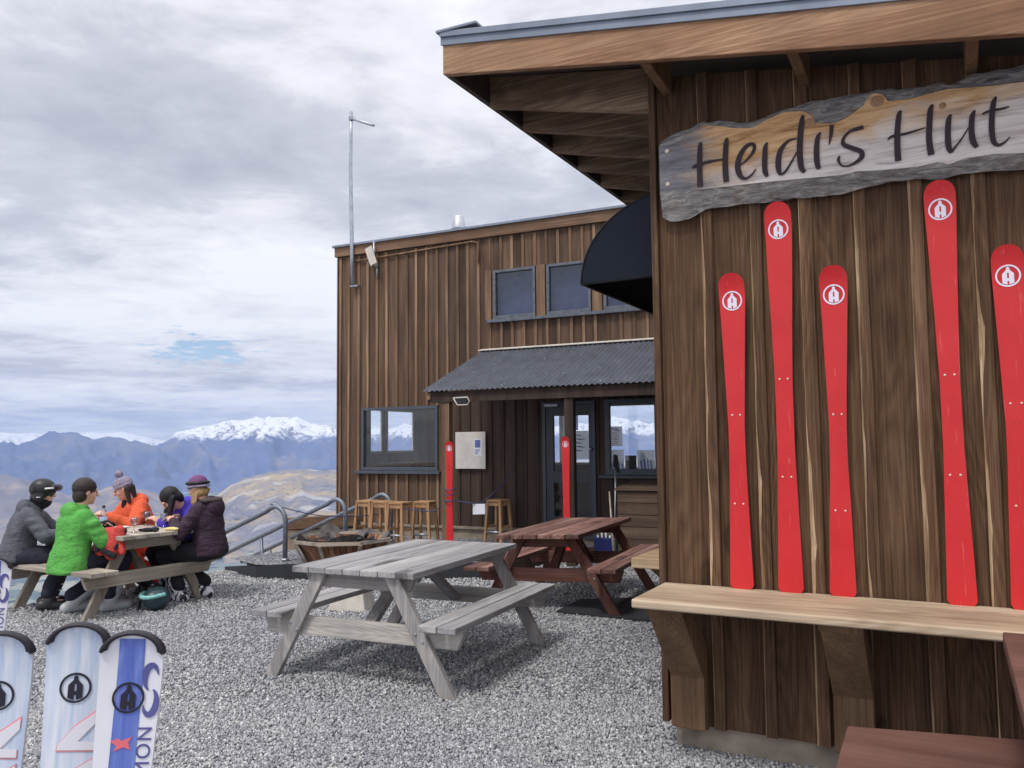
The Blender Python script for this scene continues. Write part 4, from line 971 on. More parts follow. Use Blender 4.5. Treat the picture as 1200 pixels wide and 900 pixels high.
def person(label, loc, th, lean, hth, hpitch, hands, feet, jacket, trousers, boots, hood=True, w=1.0, gloves=None, boot_r=1.0, tuck=.0):
    base = Vector((loc[0], loc[1], 0)); root = thing('person', label, 'person', base)
    f = Vector((math.cos(th), math.sin(th), 0)); r = Vector((math.sin(th), -math.cos(th), 0)); u = Vector((0,0,1))
    dr = lambda l: u*math.cos(l)+f*math.sin(l); fr = lambda l: f*math.cos(l)-u*math.sin(l)
    P = Vector((0,0,SEAT+.08)); l1, l2, l3 = lean
    mid = P+dr(l1)*.19; chest = mid+dr(l2)*.175; neck = chest+dr(l2+.08)*.12
    hf = Vector((math.cos(hth)*math.cos(hpitch), math.sin(hth)*math.cos(hpitch), -math.sin(hpitch))); hr_ = Vector((math.sin(hth), -math.cos(hth), 0)); hu = hr_.cross(hf)
    hc = neck+dr(l3)*.12+hu*.045+hf*.015
    S = [chest+dr(l2)*.055+r*(sg*.172*w) for sg in (-1, 1)]; arms = []
    for i, sg in enumerate((-1, 1)):
        tgt = Vector(hands[i])-base; el, wr = ik(S[i], tgt, .285, .255, -u*.8+r*sg*.75-f*.35); arms.append((S[i], el, wr))
    legs = []
    for i, sg in enumerate((-1, 1)):
        hip = P+r*(sg*.095)-u*.01+f*.03; an = Vector(feet[i])-base+u*.11; kn, an = ik(hip, an, .43, .41, f*.9+u*.6); legs.append((hip, kn, an))
    # body
    b = MB(); M = Matrix((hr_, hf, hu)).transposed()
    b.ell(hc, (.074,.094,.106), M); b.ell(hc+hf*.032-hu*.062, (.052,.060,.060), M); b.ell(hc+hf*.062-hu*.098, (.026,.026,.02), M)
    b.cap(hc+hf*.086+hu*.012, hc+hf*.108-hu*.026, .010, .0155, 8)
    b.cap(hc+hf*.084+hu*.026-hr_*.036, hc+hf*.084+hu*.026+hr_*.036, .012, .012, 8)
    b.cap(hc+hf*.083-hu*.064-hr_*.018, hc+hf*.083-hu*.064+hr_*.018, .009, .009, 8)
    for sg in (-1, 1): b.ell(hc+hr_*sg*.076-hf*.008-hu*.005, (.012,.022,.032), M); b.ell(hc+hf*.058-hu*.03+hr_*sg*.038, (.024,.026,.026), M)
    b.cap(neck-dr(l2)*.05, hc-hu*.05-hf*.02, .058, .055)
    b.loft([(P-u*.06, r*.15, f*.11), (P, r*.16, f*.115), (mid, r*.14, fr(l1)*.1), (chest, r*.16, fr(l2)*.11), (chest+dr(l2)*.08, r*.13, fr(l2)*.08), (neck, r*.06, fr(l2)*.06)])
    for (a, e, wr), (hip, kn, an), sg in zip(arms, legs, (-1, 1)):
        b.cap(a, e, .048, .04); b.cap(e, wr, .04, .028); d = (wr-e).normalized()
        hand(b, wr, d, (-u*.8-r*sg*.5))
        b.cap(hip, kn, .075, .052); b.cap(kn, an, .05, .036); b.cap(an-u*.03, an-u*.04+f*.12, .035, .03)
    link('body', blob(b, .0062, 3), SKIN, root)
    for sg in (-1, 1):
        e = MB(); e.ell(hc+hf*.0885+hr_*sg*.031+hu*.002, (.011,.006,.007), M); part('eye', e, BLKP, root)
    # jacket
    j = MB(); hem = SEAT+.02-.05*(tuck > 0)
    j.loft([(Vector((0,0,hem))+f*.0-f*tuck, r*.205*w, f*.165), (P-f*tuck*.5, r*.205*w, f*.165), (mid, r*.185*w, fr(l1)*.145), (chest, r*.205*w, fr(l2)*.15), (chest+dr(l2)*.075, r*.175*w, fr(l2)*.115), (neck-dr(l2)*.01, r*.088, fr(l2)*.085), (neck+dr(l3)*.035, r*.074, fr(l3)*.074)])
    for a, e, wr in arms:
        j.cap(a-(a-chest)*.15, e, .083, .070); j.cap(e, wr-(wr-e).normalized()*.01, .070, .050)
        for q in (.3, .62): j.ell(a.lerp(e, q), (.079,.079,.05), None); j.ell(e.lerp(wr, q), (.066,.066,.045), None)
    if hood:
        j.ell(neck-fr(l2)*.085-dr(l2)*.03, (.135,.075,.085), Matrix((r, fr(l2), dr(l2))).transposed()); j.ell(neck-fr(l2)*.075-dr(l2)*.1, (.10,.06,.08), Matrix((r, fr(l2), dr(l2))).transposed())
    me = blob(j, .011, 5)
    puff(me, lambda q: noise.noise(q*7+Vector((loc[0]*5,0,0)))*.010 + abs(noise.noise(Vector((q.x*7+q.z*3, q.y*7, q.z*15))))*.010)
    link('jacket', me, jacket, root)
    t_ = MB()
    for hip, kn, an in legs: t_.cap(hip-f*.02, kn, .112, .082); t_.cap(kn, an+u*.06, .080, .072)
    t_.ell(P-u*.02, (.17,.17,.1))
    me = blob(t_, .012, 4)
    puff(me, lambda q: noise.noise(q*9)*.009)
    link('trousers', me, trousers, root)
    for hip, kn, an in legs:
        q = MB(); d = Vector((an-kn).xy.to_3d()); fd = (f*.8+Vector((0,0,0))).normalized(); s_ = (kn-an).normalized()
        q.cap(an-u*.02, an+s_*.21, .062*boot_r, .078*boot_r); q.cap(an-u*.055-fd*.06, an-u*.065+fd*.16, .055*boot_r, .048*boot_r)
        me = blob(q, .011, 2)
        for v in me.vertices: v.co.z = max(v.co.z, .004)
        o = link('boot', me, boots, root)
        c = MB()
        for zz in (.02, .09, .15):
            a0 = an+s_*zz+fd*.05; c.bar(a0-r*.05+fd*.02, a0+r*.05+fd*.02, .018, .012)
        part('buckle', c, GALV, o)
    if gloves:
        for (a, e, wr), sg in zip(arms, (-1, 1)):
            d = (wr-e).normalized(); q = MB(); q.cap(wr-d*.02, wr+d*.09, .048, .042); q.cap(wr+d*.05, wr+d*.15-u*.03, .04, .03); s_ = d.cross(u); q.cap(wr+d*.03, wr+d*.08-s_*sg*.06, .02, .018)
            link('glove', blob(q, .01, 3), gloves, root)
    return root, dict(hc=hc, hf=hf, hr=hr_, hu=hu, M=M, neck=neck, f=f, r=r, u=u, chest=chest)
F_GREY = fabric('charcoal_jacket', lin(92,94,102)); F_GRN = fabric('green_jacket', lin(92,168,78)); F_ORA = fabric('orange_jacket', lin(224,98,62)); F_PUR = fabric('violet_jacket', lin(76,60,180)); F_PLUM = fabric('plum_jacket', lin(62,46,60), .15, .7)
F_NAVY = fabric('dark_trousers', lin(44,46,60)); F_BLK = fabric('black_trousers', lin(36,36,42)); F_OTR = fabric('orange_trousers', lin(232,74,46))
B_DK = plain('dark_boot', lin(52,50,54), .45, 0, .3); B_GR = plain('pale_grey_boot', lin(190,194,198), .4, 0, .1)
def boot_wb():
    t = NT('white_black_boot'); v = t.coord(); n = t.noise(t.mapping(v, (1, 1, .5)), 17, 2, .5, 1.5)
    t.base(t.ramp(n, [(.47, lin(34,34,40)), (.5, lin(226,226,232))])); t.set(.35); return t.m
B_WB = boot_wb()
HAIR_D = hairm('dark_brown_hair', lin(52,42,40)); HAIR_B = hairm('black_hair', lin(30,27,30)); HAIR_L = hairm('blond_hair', lin(178,144,102))
KNIT_G = fabric('lilac_grey_knit', lin(170,160,182), .35, .9, 40); KNIT_P = fabric('purple_knit', lin(126,84,128), .2, .6, 40)
def headwear(mb, name, mat, root, vox=.008, it=3): return link(name, blob(mb, vox, it), mat, root)
# 1 helmet
r1, h = person('person in charcoal jacket and black ski helmet at the left end of the bench', (-4.98,8.22), R(24), (.18,.34,.5), R(8), .12, ((-4.52,8.52,.72),(-4.46,8.28,.74)), ((-4.70,8.32,0),(-4.58,8.10,0)), F_GREY, F_NAVY, B_DK, True, 1.02)
c, M, hf, hu, hr_ = h['hc'], h['M'], h['hf'], h['hu'], h['hr']
q = MB(); q.ell(c+hu*.034-hf*.012, (.108,.130,.112), M)
for sg in (-1, 1): q.ell(c+hr_*sg*.082-hu*.045-hf*.005, (.026,.055,.065), M)
q.ell(c-hf*.05-hu*.06, (.085,.07,.07), M); hm = headwear(q, 'helmet', BLKP, r1)
q = MB(); q.cap(c+hf*.115+hu*.062-hr_*.06, c+hf*.115+hu*.062+hr_*.06, .036, .036); part('goggles', q, BLKP, hm)
q = MB(); a = c+hf*.10+hu*.06-hr_*.112; q.tube([c+hu*.05+hr_*(.112)+hf*.05, c+hu*.058+hr_*.108+hf*.095, c+hu*.062+hr_*.09+hf*.125], .009, 8); q.lathe([(.02,0),(.02,.008),(.012,.008),(.012,0)], (c-hu*.045+hr_*.105)[:], 12); part('goggle_strap', q, WHITE, hm)
q = MB(); q.cap(h['neck']-hf*.02, c-hu*.09+hf*.03, .075, .062); headwear(q, 'neck_warmer', F_BLK, r1)
q = MB(); q.cap(h['neck']-h['f']*.04+hr_*.09-h['u']*.01, h['neck']-h['f']*.10+hr_*.0+h['u']*.02, .026, .026); headwear(q, 'collar_lining', WHITE, r1)
# 2 green
r2_, h = person('person in a bright green hooded jacket with short dark hair, seen from behind', (-4.19,7.79), R(52), (.02,.14,.3), R(47), .12, ((-4.14,8.14,.80),(-3.90,8.02,.74)), ((-4.28,7.98,0),(-3.93,8.02,0)), F_GRN, F_NAVY, B_GR, True, 1.08, F_BLK, 1.0, .05)
c, M, hf, hu, hr_ = h['hc'], h['M'], h['hf'], h['hu'], h['hr']
q = MB(); q.ell(c+hu*.038-hf*.022, (.094,.112,.100), M); q.ell(c-hf*.050-hu*.035, (.086,.068,.088), M); random.seed(3)
for k in range(90):
    a = random.uniform(0, 6.28); e = random.uniform(.1, 1.75)
    if e > 1.2 and math.sin(a) > -.1: continue; d = (hr_*math.cos(a)*math.sin(e)*.9+hf*math.sin(a)*math.sin(e)+hu*math.cos(e)); p = c+hu*.03-hf*.02+d*.098; q.cap(p, p+d*random.uniform(.014,.034)-hu*random.uniform(.0,.03)+hf*random.uniform(-.01,.022)+hr_*random.uniform(-.015,.015), .015, .006, 7)
headwear(q, 'hair', HAIR_D, r2_, .0055, 1)
# 3 orange
r3, h = person('person in orange jacket and lilac pompom beanie eating across the table', (-4.16,9.16), R(232), (.12,.3,.55), R(203), .42, ((-4.30,8.70,.86),(-4.45,8.86,.86)), ((-3.95,8.98,0),(-3.82,8.86,0)), F_ORA, F_OTR, B_DK, True, 1.0)
c, M, hf, hu, hr_ = h['hc'], h['M'], h['hf'], h['hu'], h['hr']
q = MB(); q.ell(c+hu*.052-hf*.012, (.090,.106,.085), M); q.ell(c+hu*.03-hf*.01, (.096,.112,.032), M); bn = headwear(q, 'beanie', KNIT_G, r3)
q = MB(); q.ell(c+hu*.165-hf*.02, (.045,.045,.045), M); part('pompom', q, KNIT_G, bn)
q = MB()
for sg in (-1, 1): q.cap(c+hr_*sg*.07-hf*.035-hu*.01, c+hr_*sg*.075+hf*.0-hu*.16, .036, .02)
q.cap(c-hf*.07-hu*.02, c-hf*.06-hu*.14, .05, .03); headwear(q, 'hair', HAIR_D, r3)
q = MB(); q.cap(h['neck']+hf*.05, h['neck']+hf*.06-h['u']*.02, .06, .055); headwear(q, 'neck_warmer', F_BLK, r3)
# 4 violet
r4, h = person('person in a violet jacket with long black hair bent forward over the table', (-3.43,8.99), R(236), (.3,.62,.9), R(214), .85, ((-3.72,8.62,.80),(-3.66,8.80,.80)), ((-3.6,8.78,0),(-3.78,8.9,0)), F_PUR, F_BLK, B_WB, True, .98)
c, M, hf, hu, hr_ = h['hc'], h['M'], h['hf'], h['hu'], h['hr']
q = MB(); q.ell(c+hu*.03-hf*.02, (.092,.108,.10), M); q.ell(c-hf*.06-hu*.03, (.085,.06,.09), M); D_ = Vector((0,0,-1))
for sg in (-1, 1):
    q.cap(c+hr_*sg*.072-hf*.01, c+hr_*sg*.085+hf*.03+D_*.12, .038, .03); q.cap(c+hr_*sg*.085+hf*.03+D_*.12, c+hr_*sg*.08+hf*.03+D_*.24, .03, .012)
headwear(q, 'hair', HAIR_B, r4)
# 5 plum
r5, h = person('person in long plum jacket and purple beanie at the right end of the bench', (-3.15,8.53), R(176), (.12,.2,.32), R(164), .28, ((-3.52,8.45,.82),(-3.55,8.62,.82)), ((-3.44,8.44,0),(-3.27,8.68,0)), F_PLUM, F_BLK, B_WB, True, 1.06)
c, M, hf, hu, hr_ = h['hc'], h['M'], h['hf'], h['hu'], h['hr']
q = MB(); q.ell(c+hu*.045-hf*.012, (.092,.110,.090), M); bn = headwear(q, 'beanie', KNIT_P, r5)
q = MB(); n = 24
for rr, z in ((1.02,.055),(1.0,.03)): pass
q.tube([c+hu*(.050+.025*math.cos(2*math.pi*i/n))-hf*.012+hr_*.094*math.sin(2*math.pi*i/n)+hf*.113*math.cos(2*math.pi*i/n) for i in range(n+1)], .016, 8, 0, False); part('goggle_strap', q, BLKP, bn)
q = MB(); q.tube([c+hu*(.012+.02*math.cos(2*math.pi*i/n))-hf*.012+hr_*.092*math.sin(2*math.pi*i/n)+hf*.111*math.cos(2*math.pi*i/n) for i in range(n+1)], .013, 8, 0, False); part('headband', q, KNIT_G, bn)
q = MB(); q.ell(c-hf*.045-hu*.05, (.08,.055,.07), M)
for k in range(7): q.cap(c-hf*.03-hu*.04-hr_*(.06-.02*k*.2)+hf*.012*k, c-hf*.01-hu*(.15+.01*(k % 3))-hr_*(.09-.01*k)+hf*.03*k*.6, .022, .007, 7)
for k in range(5): q.cap(c-hf*(.02+.012*k)-hu*.04+hr_*.075, c-hf*(.02-.01*k)-hu*(.14+.012*(k % 2))+hr_*.09, .02, .008, 7)
headwear(q, 'hair', HAIR_L, r5, .007)
q = MB(); q.ell(h['neck']-h['f']*.13-h['u']*.06, (.155,.085,.12), Matrix((h['r'], h['f'], h['u'])).transposed()); hd = headwear(q, 'hood', F_PLUM, r5, .01)
for k in range(14):
    a = R(-20+220*k/13); p = h['neck']-h['f']*.11+h['r']*.145*math.cos(a)+h['u']*(.02+.04*math.sin(a)); q.ell(p, (.03,.03,.03))
q2 = MB()
for k in range(18):
    a = math.pi*k/17; q2.ell(h['neck']-h['f']*(.06+.10*math.sin(a))+h['r']*.14*math.cos(a)+h['u']*.03, (.032,.03,.026))
headwear(q2, 'fur_trim', fabric('grey_fur', lin(112,98,96), .4, .9, 60), r5, .009, 2)

# things on and around their table
TT = .755
def on_table(px, py): return at_z(px, py, TT)
p = on_table(121, 619); t = thing('water_bottle', 'clear plastic water bottle with a dark cap standing on the crowded table', 'bottle', p)
q = MB(); q.lathe([(.03,0),(.036,.01),(.036,.13),(.034,.15),(.016,.20),(.014,.215)], (0,0,0), 16); part('body', q, CLEAR, t)
q = MB(); q.lathe([(.0362,.06),(.0364,.061),(.0364,.115),(.0362,.116)], (0,0,0), 16); part('label', q, plain('pale_blue_label', lin(186,206,236), .5), t)
q = MB(); q.lathe([(.016,.21),(.016,.235)], (0,0,0), 12); part('cap', q, INK, t)
gl = thing('wine_glass', 'clear glass nearest the front left corner of the crowded table', 'glass', on_table(157, 623.5), 0, 'glasses on the crowded table')
q = MB(); q.lathe([(.032,0),(.034,.004),(.006,.012),(.005,.055),(.03,.075),(.038,.105),(.034,.145),(.0325,.145),(.036,.105),(.028,.078),(.002,.062)], (0,0,0), 18); part('bowl', q, CLEAR, gl)
dup(gl, on_table(172, 615.5), 0, 'clear glass behind the dark gloves on the crowded table')
dup(gl, on_table(192, 618), 0, 'clear glass beside the yellow cloth on the crowded table')
def lump(name, label, cat, c, parts_, mat, vox=.008):
    q = MB()
    for (dx, dy, dz), rad in parts_: q.ell((dx, dy, dz), rad)
    o = link(name, blob(q, vox, 3), mat); o.location = c; return tag(o, label, cat)
lump('yellow_cloth', 'crumpled pale yellow napkin at the right end of the crowded table', 'napkin', on_table(201, 621.5), [((0,0,.015),(.06,.035,.02)),((-.05,.01,.012),(.03,.03,.016)),((.05,-.01,.014),(.03,.025,.016))], plain('yellow_paper', lin(226,206,140), .8, 0, .2, 30))
lump('dark_gloves', 'pair of dark gloves lying between the glasses on the crowded table', 'gloves', on_table(173, 623), [((0,0,.018),(.07,.04,.022)),((-.07,.02,.015),(.04,.02,.016)),((.06,.03,.02),(.045,.03,.024)),((.09,-.02,.012),(.03,.014,.013))], F_BLK)
lump('black_goggles', 'black ski goggles lying on the crowded table in front of the violet jacket', 'goggles', on_table(206, 615), [((0,0,.04),(.065,.04,.045)),((-.08,.0,.02),(.05,.02,.025)),((.07,.02,.025),(.03,.03,.03))], BLKP)
q = MB(); q.lathe([(.02,.0),(.075,.006),(.085,.014),(.082,.016),(.03,.008)], (0,0,0), 20); single('plate', q, WHITE, 'small white plate with food in front of the orange jacket', 'plate', on_table(141, 619))
jt = thing('draped_jacket', 'red and black jacket bundled over the left edge of the crowded table', 'jacket', (-3.87,7.86,.60))
q = MB(); q.ell((0,0,.17), (.12,.10,.06)); q.ell((.05,-.07,.06), (.09,.06,.14)); q.ell((-.06,-.06,.08), (.07,.055,.12)); q.cap((.1,-.03,.2),(.16,-.09,.0),.05,.03)
link('cloth', blob(q, .009, 3), fabric('red_black_cloth', lin(196,72,66), .3, .6), jt)
q = MB(); q.cap((-.09,-.04,.2),(-.06,-.13,.02),.035,.02); q.cap((.13,.0,.19),(.11,-.12,.04),.032,.018); q.cap((.0,-.12,.02),(.1,-.13,-.03),.03,.03); link('dark_panel', blob(q, .009, 2), F_BLK, jt)
p = at_z(183, 715); t = thing('ski_helmet', 'dark teal ski helmet with pale goggles lying on the gravel under the crowded table', 'helmet', (p.x, p.y, 0), R(-20))
q = MB(); q.ell((0,0,.115), (.125,.145,.115)); me = blob(q, .009, 2); link('shell', me, plain('teal_helmet', lin(48,68,76), .35, 0, .2), t)
q = MB(); q.tube([(.13*math.cos(R(a)), .15*math.sin(R(a)), .155+.01*math.cos(R(a*2))) for a in range(190, 351, 10)], .021, 8); part('goggle_strap', q, plain('teal_strap', lin(132,190,186), .6, 0, .5, 40), t)
q = MB(); q.tube([(-.11,-.03,.13),(-.15,-.05,.08),(-.15,-.07,.0)], .012, 8); q.tube([(-.09,-.1,.2),(-.13,-.06,.22)], .012, 8); part('chin_strap', q, F_BLK, t)

# ------------------------------------------------------------------ skis standing at the front left
def ski_top(name, base, s1, s2):
    t = NT(name); v = t.coord(); n = t.noise(t.mapping(v, (1, 1, .05)), 46, 4, .6); n2 = t.noise(t.mapping(v, (1, 1, .12)), 22, 3, .5)
    c = t.ramp(n, [(.36, s1), (.52, base), (.66, s2)]); c = t.mix(t.ramp(n2, [(.5, (0,0,0)), (.62, (.6,)*3)]), c, s1)
    t.base(c); t.set(.3, 0, .4); return t.m
PALE = ski_top('pale_blue_ski_topsheet', lin(222,228,240), lin(188,206,232), lin(238,241,248)); WHT = plain('white_ski_topsheet', lin(232,232,240), .3, 0, .04)
BLUES = ski_top('blue_ski_stripe', lin(108,128,204), lin(92,110,190), lin(150,168,222)); PINKL = plain('pink_print', lin(232,150,156), .4); VIO = plain('violet_print', lin(92,92,150), .4, 0, .1); STAR = plain('coral_print', lin(226,112,122), .4)
BUMP = plain('black_tip_rubber', lin(40,36,44), .5, 0, .15)
def front_ski(name, label, tip, D, tilt, rz, kind, W=.0585, zt=None, tipcut=.74, PW=1.02):
    p = at_y(tip[0], tip[1], D); L = p.z; dx = math.tan(tilt)*L
    ax = Vector((math.cos(rz), math.sin(rz), 0)); b = Vector((p.x, D, 0)) - ax*dx
    t = thing(name, label, 'ski', b, 0, 'skis standing at the front left'); t.rotation_euler = (0, tilt, rz)
    k = W/.0585; prof = [(0,.05*k),(.3,.038*k),(.5,.039*k),(.76,.0535*k),(.92,.0585*k),(1,.0585*k)]
    part('board', ski_mesh(L, prof, .012, .012, tipcut, PW), [PALE if kind == 'pale' else WHT, BLKP, WHT], t)
    rt = prof[-1][1]; c0 = L-rt*1.05*tipcut; ch = rt*1.05*tipcut; pts = []
    vs = []; angs = list(range(4, 177, 6)); n = len(angs)
    for i, a in enumerate(angs):
        c_ = math.cos(R(a)); x = rt*(1 if c_ > 0 else -1)*abs(c_)**PW; z = c0+ch*math.sin(R(a)); s_ = i/(n-1)
        wi_ = .0045+.010*abs(2*s_-1)**3*(1-.0*s_); ctr = Vector((0, 0, c0-.012)); d = (ctr-Vector((x, 0, z))).normalized()
        y = -.012*max(0, (z/L-.9)/.1)**2
        if abs(2*s_-1) > .86: wi_ *= max(.25, (1-abs(2*s_-1))/.14)
        o_ = Vector((x, y, z))-d*.003; i_ = Vector((x, y, z))+d*wi_
        vs += [o_+Vector((0,.002,0)), o_+Vector((0,-.018,0)), (o_+i_)/2+Vector((0,-.021,0)), i_+Vector((0,-.0165,0)), i_+Vector((0,-.010,0))]
    q = MB(); q.add(vs, [(5*i+j, 5*i+j+1, 5*i+6+j, 5*i+5+j) for i in range(n-1) for j in range(4)] + [(0,1,2,3,4), tuple(5*n-1-j for j in range(5))], 0, True); part('tip_protector', q, BUMP, t)
    Y = -.0125-.012*.35; ze = L-.128*k
    def bend(q): q.v = [(a, y-.012*max(0, (z/L-.9)/.1)**2, z) for a, y, z in q.v]; return q
    def poly(pts, m, nm, y): q = MB(); q.prism([(a, y, b_) for a, b_ in pts], (0, -.0008, 0)); return part(nm, bend(q), m, t)
    Yf = -.0124
    if kind == 'pale':
        part('emblem', emblem(.030*k, ze, Yf-.001, L=L, curl=.012), EMK, t)
        for (P, Q) in ((((.046,L-.175),(.004,L-.205),(-.024,L-.238),(-.026,L-.250),(.044,L-.252),(.044,L-.236),(.012,L-.234),(.046,L-.196)), 0), (((.044,L-.268),(-.03,L-.312),(-.034,L-.328),(.042,L-.292)), 0), (((.042,L-.335),(-.03,L-.375),(-.034,L-.395),(.04,L-.36)), 0)):
            cxm = sum(a for a, _ in P)/len(P); czm = sum(b_ for _, b_ in P)/len(P)
            poly([(cxm+(a-cxm)*1.05, czm+(b_-czm)*1.12) for a, b_ in P], PINKL, 'print_outline', Yf-.0003); poly(P, WHT, 'print_slash', Yf-.0014)
    else:
        sx0, sx1 = -.024*k, .024*k
        q = MB(); zr = [.02, L*.5, L*.8] + [L*.9+(L*.1-.012*k)*i/8 for i in range(9)]
        q.add([(x-.004*(1-z/L), Yf-.0008, z) for z in zr for x in (sx0, sx1)], [(2*i, 2*i+1, 2*i+3, 2*i+2) for i in range(len(zr)-1)]); part('stripe', bend(q), BLUES, t)
        part('emblem', emblem(.030*k, ze, Yf-.002, L=L, curl=.012), EMK, t)
        poly([(-.026*k,L-.212*k),(-.012*k,L-.206*k),(-.005*k,L-.211*k),(.014*k,L-.203*k),(.008*k,L-.214*k),(.012*k,L-.228*k),(-.001*k,L-.223*k),(-.018*k,L-.231*k),(-.014*k,L-.22*k)], STAR, 'print_star', Yf-.0015)
        xo = .040*k
        for cz, a0 in ((L-.090*k, 15), (L-.136*k, 195)):
            pts, ws = [], []
            for i in range(21):
                a = R(a0+235*i/20)
                pts.append((xo+.0125*k*math.cos(a), Yf-.0003, cz+.025*k*math.sin(a))); ws.append(.0125*k*math.sin(math.pi*(i+.4)/21)**1.1+.001)
            q = MB(); q.ribbon(pts, ws, (0,-1,0), .0014+.0003*(a0 > 90)); part('swirl_logo', bend(q), VIO, t)
        cu = bpy.data.curves.new('letters', 'FONT'); cu.body = 'SALOMON'; cu.size = .038*k; cu.extrude = .0006; cu.space_character = 1.15
        o = bpy.data.objects.new('lettering', cu); COL.objects.link(o); me = bpy.data.meshes.new_from_object(o.evaluated_get(bpy.context.evaluated_depsgraph_get())); bpy.data.objects.remove(o)
        wdt = max(v.co.x for v in me.vertices)
        me.transform(Matrix.Translation((.036*k, Yf-.0008, L-.186*k-wdt)) @ Matrix(((0,-1,0,0),(0,0,-1,0),(1,0,0,0),(0,0,0,1))) @ Matrix.Translation((0,-.013*k,0)))
        link('lettering', me, VIO, t)
    return t
front_ski('standing_ski', 'pale blue ski with a black emblem cut by the left picture edge', (8, 738), 1.72, .055, R(12), 'pale')
front_ski('standing_ski', 'pale blue ski with a black emblem and pink edged slashes, whole tip in view', (97, 728), 1.70, .05, R(12), 'pale')
front_ski('standing_ski', 'white and blue ski with a coral star and violet lettering beside the pale blue one', (160, 736.5), 1.66, .07, R(12), 'blue')
front_ski('standing_ski', 'white and blue ski standing farther back at the left picture edge', (-5, 652), 3.35, .06, R(20), 'blue', .064)

# ------------------------------------------------------------------ ground, hills, haze, sky
gp = [(-40,-30),(-40,-4),(-9,3.5),(-6.2,6.6),(-4.95,8.45),(-3.72,10.62),(-3.05,11.4),(-2.6,13.2),(-2.9,17),(40,17),(40,-30)]
struct('gravel_ground', sheet_mesh('gravel_ground', gp, 0), GRAV)
def stones():
    rng = np.random.default_rng(5); out = []
    def scatter(n, d0, d1, s0, s1):
        d = np.sqrt(rng.uniform(d0*d0, d1*d1, n)); k = rng.uniform(-.70, .70, n); return np.stack([d*k, d, rng.uniform(s0, s1, n)], 1)
    P = np.concatenate([scatter(104000, 2.4, 5.2, .005, .0105), scatter(76000, 5.2, 8.0, .006, .0115), scatter(40000, 8.0, 10.7, .008, .0145)])
    loc = P[:, :2] - np.array([HUT0.x, HUT0.y]); lx = loc@np.array([hr.x, hr.y]); ly = loc@np.array([hb.x, hb.y])
    keep = ~((lx > .02) & (ly > .03))
    e = [(-9,3.5),(-6.2,6.6),(-4.95,8.45),(-3.72,10.62)]
    lim = np.interp(P[:, 1], [q[1] for q in e], [q[0] for q in e]); keep &= P[:, 0] > lim+.05
    tx = np.array([q[0] for q in tp[:7]]); ty = np.array([q[1] for q in tp[:7]]); keep &= P[:, 1] < np.interp(P[:, 0], tx, ty)+.0
    P = P[keep]; n = len(P)
    cube = np.array([(i, j, k) for k in (-1,1) for j in (-1,1) for i in (-1,1)], float)
    V = cube[None]*rng.uniform(.45, 1.0, (n, 8, 3))*rng.uniform(.6, 1.15, (n, 1, 3))
    q = rng.normal(size=(n, 4)); q /= np.linalg.norm(q, axis=1, keepdims=True); w_, x, y, z = q.T
    Rm = np.stack([1-2*(y*y+z*z), 2*(x*y-w_*z), 2*(x*z+w_*y), 2*(x*y+w_*z), 1-2*(x*x+z*z), 2*(y*z-w_*x), 2*(x*z-w_*y), 2*(y*z+w_*x), 1-2*(x*x+y*y)], 1).reshape(n, 3, 3)
    V = np.einsum('nij,nkj->nki', Rm, V)*P[:, 2][:, None, None]
    V[:, :, 0] += P[:, 0][:, None]; V[:, :, 1] += P[:, 1][:, None]; V[:, :, 2] += (P[:, 2]*rng.uniform(-.1, .75, n))[:, None]
    fc = np.array([(0,2,3,1),(4,5,7,6),(0,1,5,4),(1,3,7,5),(3,2,6,7),(2,0,4,6)])
    Fi = (fc[None]+8*np.arange(n)[:, None, None]).reshape(-1)
    me = bpy.data.meshes.new('gravel'); me.vertices.add(8*n); me.vertices.foreach_set('co', V.reshape(-1).astype(np.float32))
    me.loops.add(len(Fi)); me.loops.foreach_set('vertex_index', Fi.astype(np.int32)); me.polygons.add(6*n)
    me.polygons.foreach_set('loop_start', np.arange(0, 24*n, 4, dtype=np.int32)); me.update(calc_edges=True); return me
struct('gravel', stones(), STONE, 'stuff')

def hill_mat(name, stops, scale, snow=None, rock=lin(96,96,112), trees=False):
    t = NT(name); v = t.coord(); n = t.noise(v, scale, 8, .62, .4); n2 = t.noise(v, scale*6, 6, .65)
    c = t.ramp(t.math('ADD', t.math('MULTIPLY', n, .7), t.math('MULTIPLY', n2, .3)), stops)
    if snow:
        sx = t.new('ShaderNodeSeparateXYZ'); t.l(v, sx.inputs[0]); g = t.new('ShaderNodeNewGeometry'); nz = t.new('ShaderNodeSeparateXYZ'); t.l(g.outputs['Normal'], nz.inputs[0])
        hgt = t.math('ADD', t.math('DIVIDE', t.math('SUBTRACT', sx.outputs[2], snow), 110.0), t.math('MULTIPLY', t.math('SUBTRACT', n2, .5), 5.0))
        rk = t.noise(v, scale*9, 6, .7, .5); steep = t.math('SUBTRACT', 1.0, nz.outputs[2])
        c2 = t.mix(t.ramp(t.math('ADD', rk, t.math('MULTIPLY', steep, .35)), [(.57, (0,0,0)), (.66, (.85,)*3)]), lin(246,248,252), rock)
        c = t.mix(t.math('ADD', hgt, 0, True), c, c2)
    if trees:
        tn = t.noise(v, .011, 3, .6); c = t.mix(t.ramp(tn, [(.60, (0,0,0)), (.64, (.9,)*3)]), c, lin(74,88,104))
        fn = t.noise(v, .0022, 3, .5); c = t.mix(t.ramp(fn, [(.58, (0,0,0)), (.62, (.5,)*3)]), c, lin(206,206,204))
    t.base(c); t.set(.95, 0, .1); return t.m
def horizon_y(px): return 518.1 - (px-600)*.0111
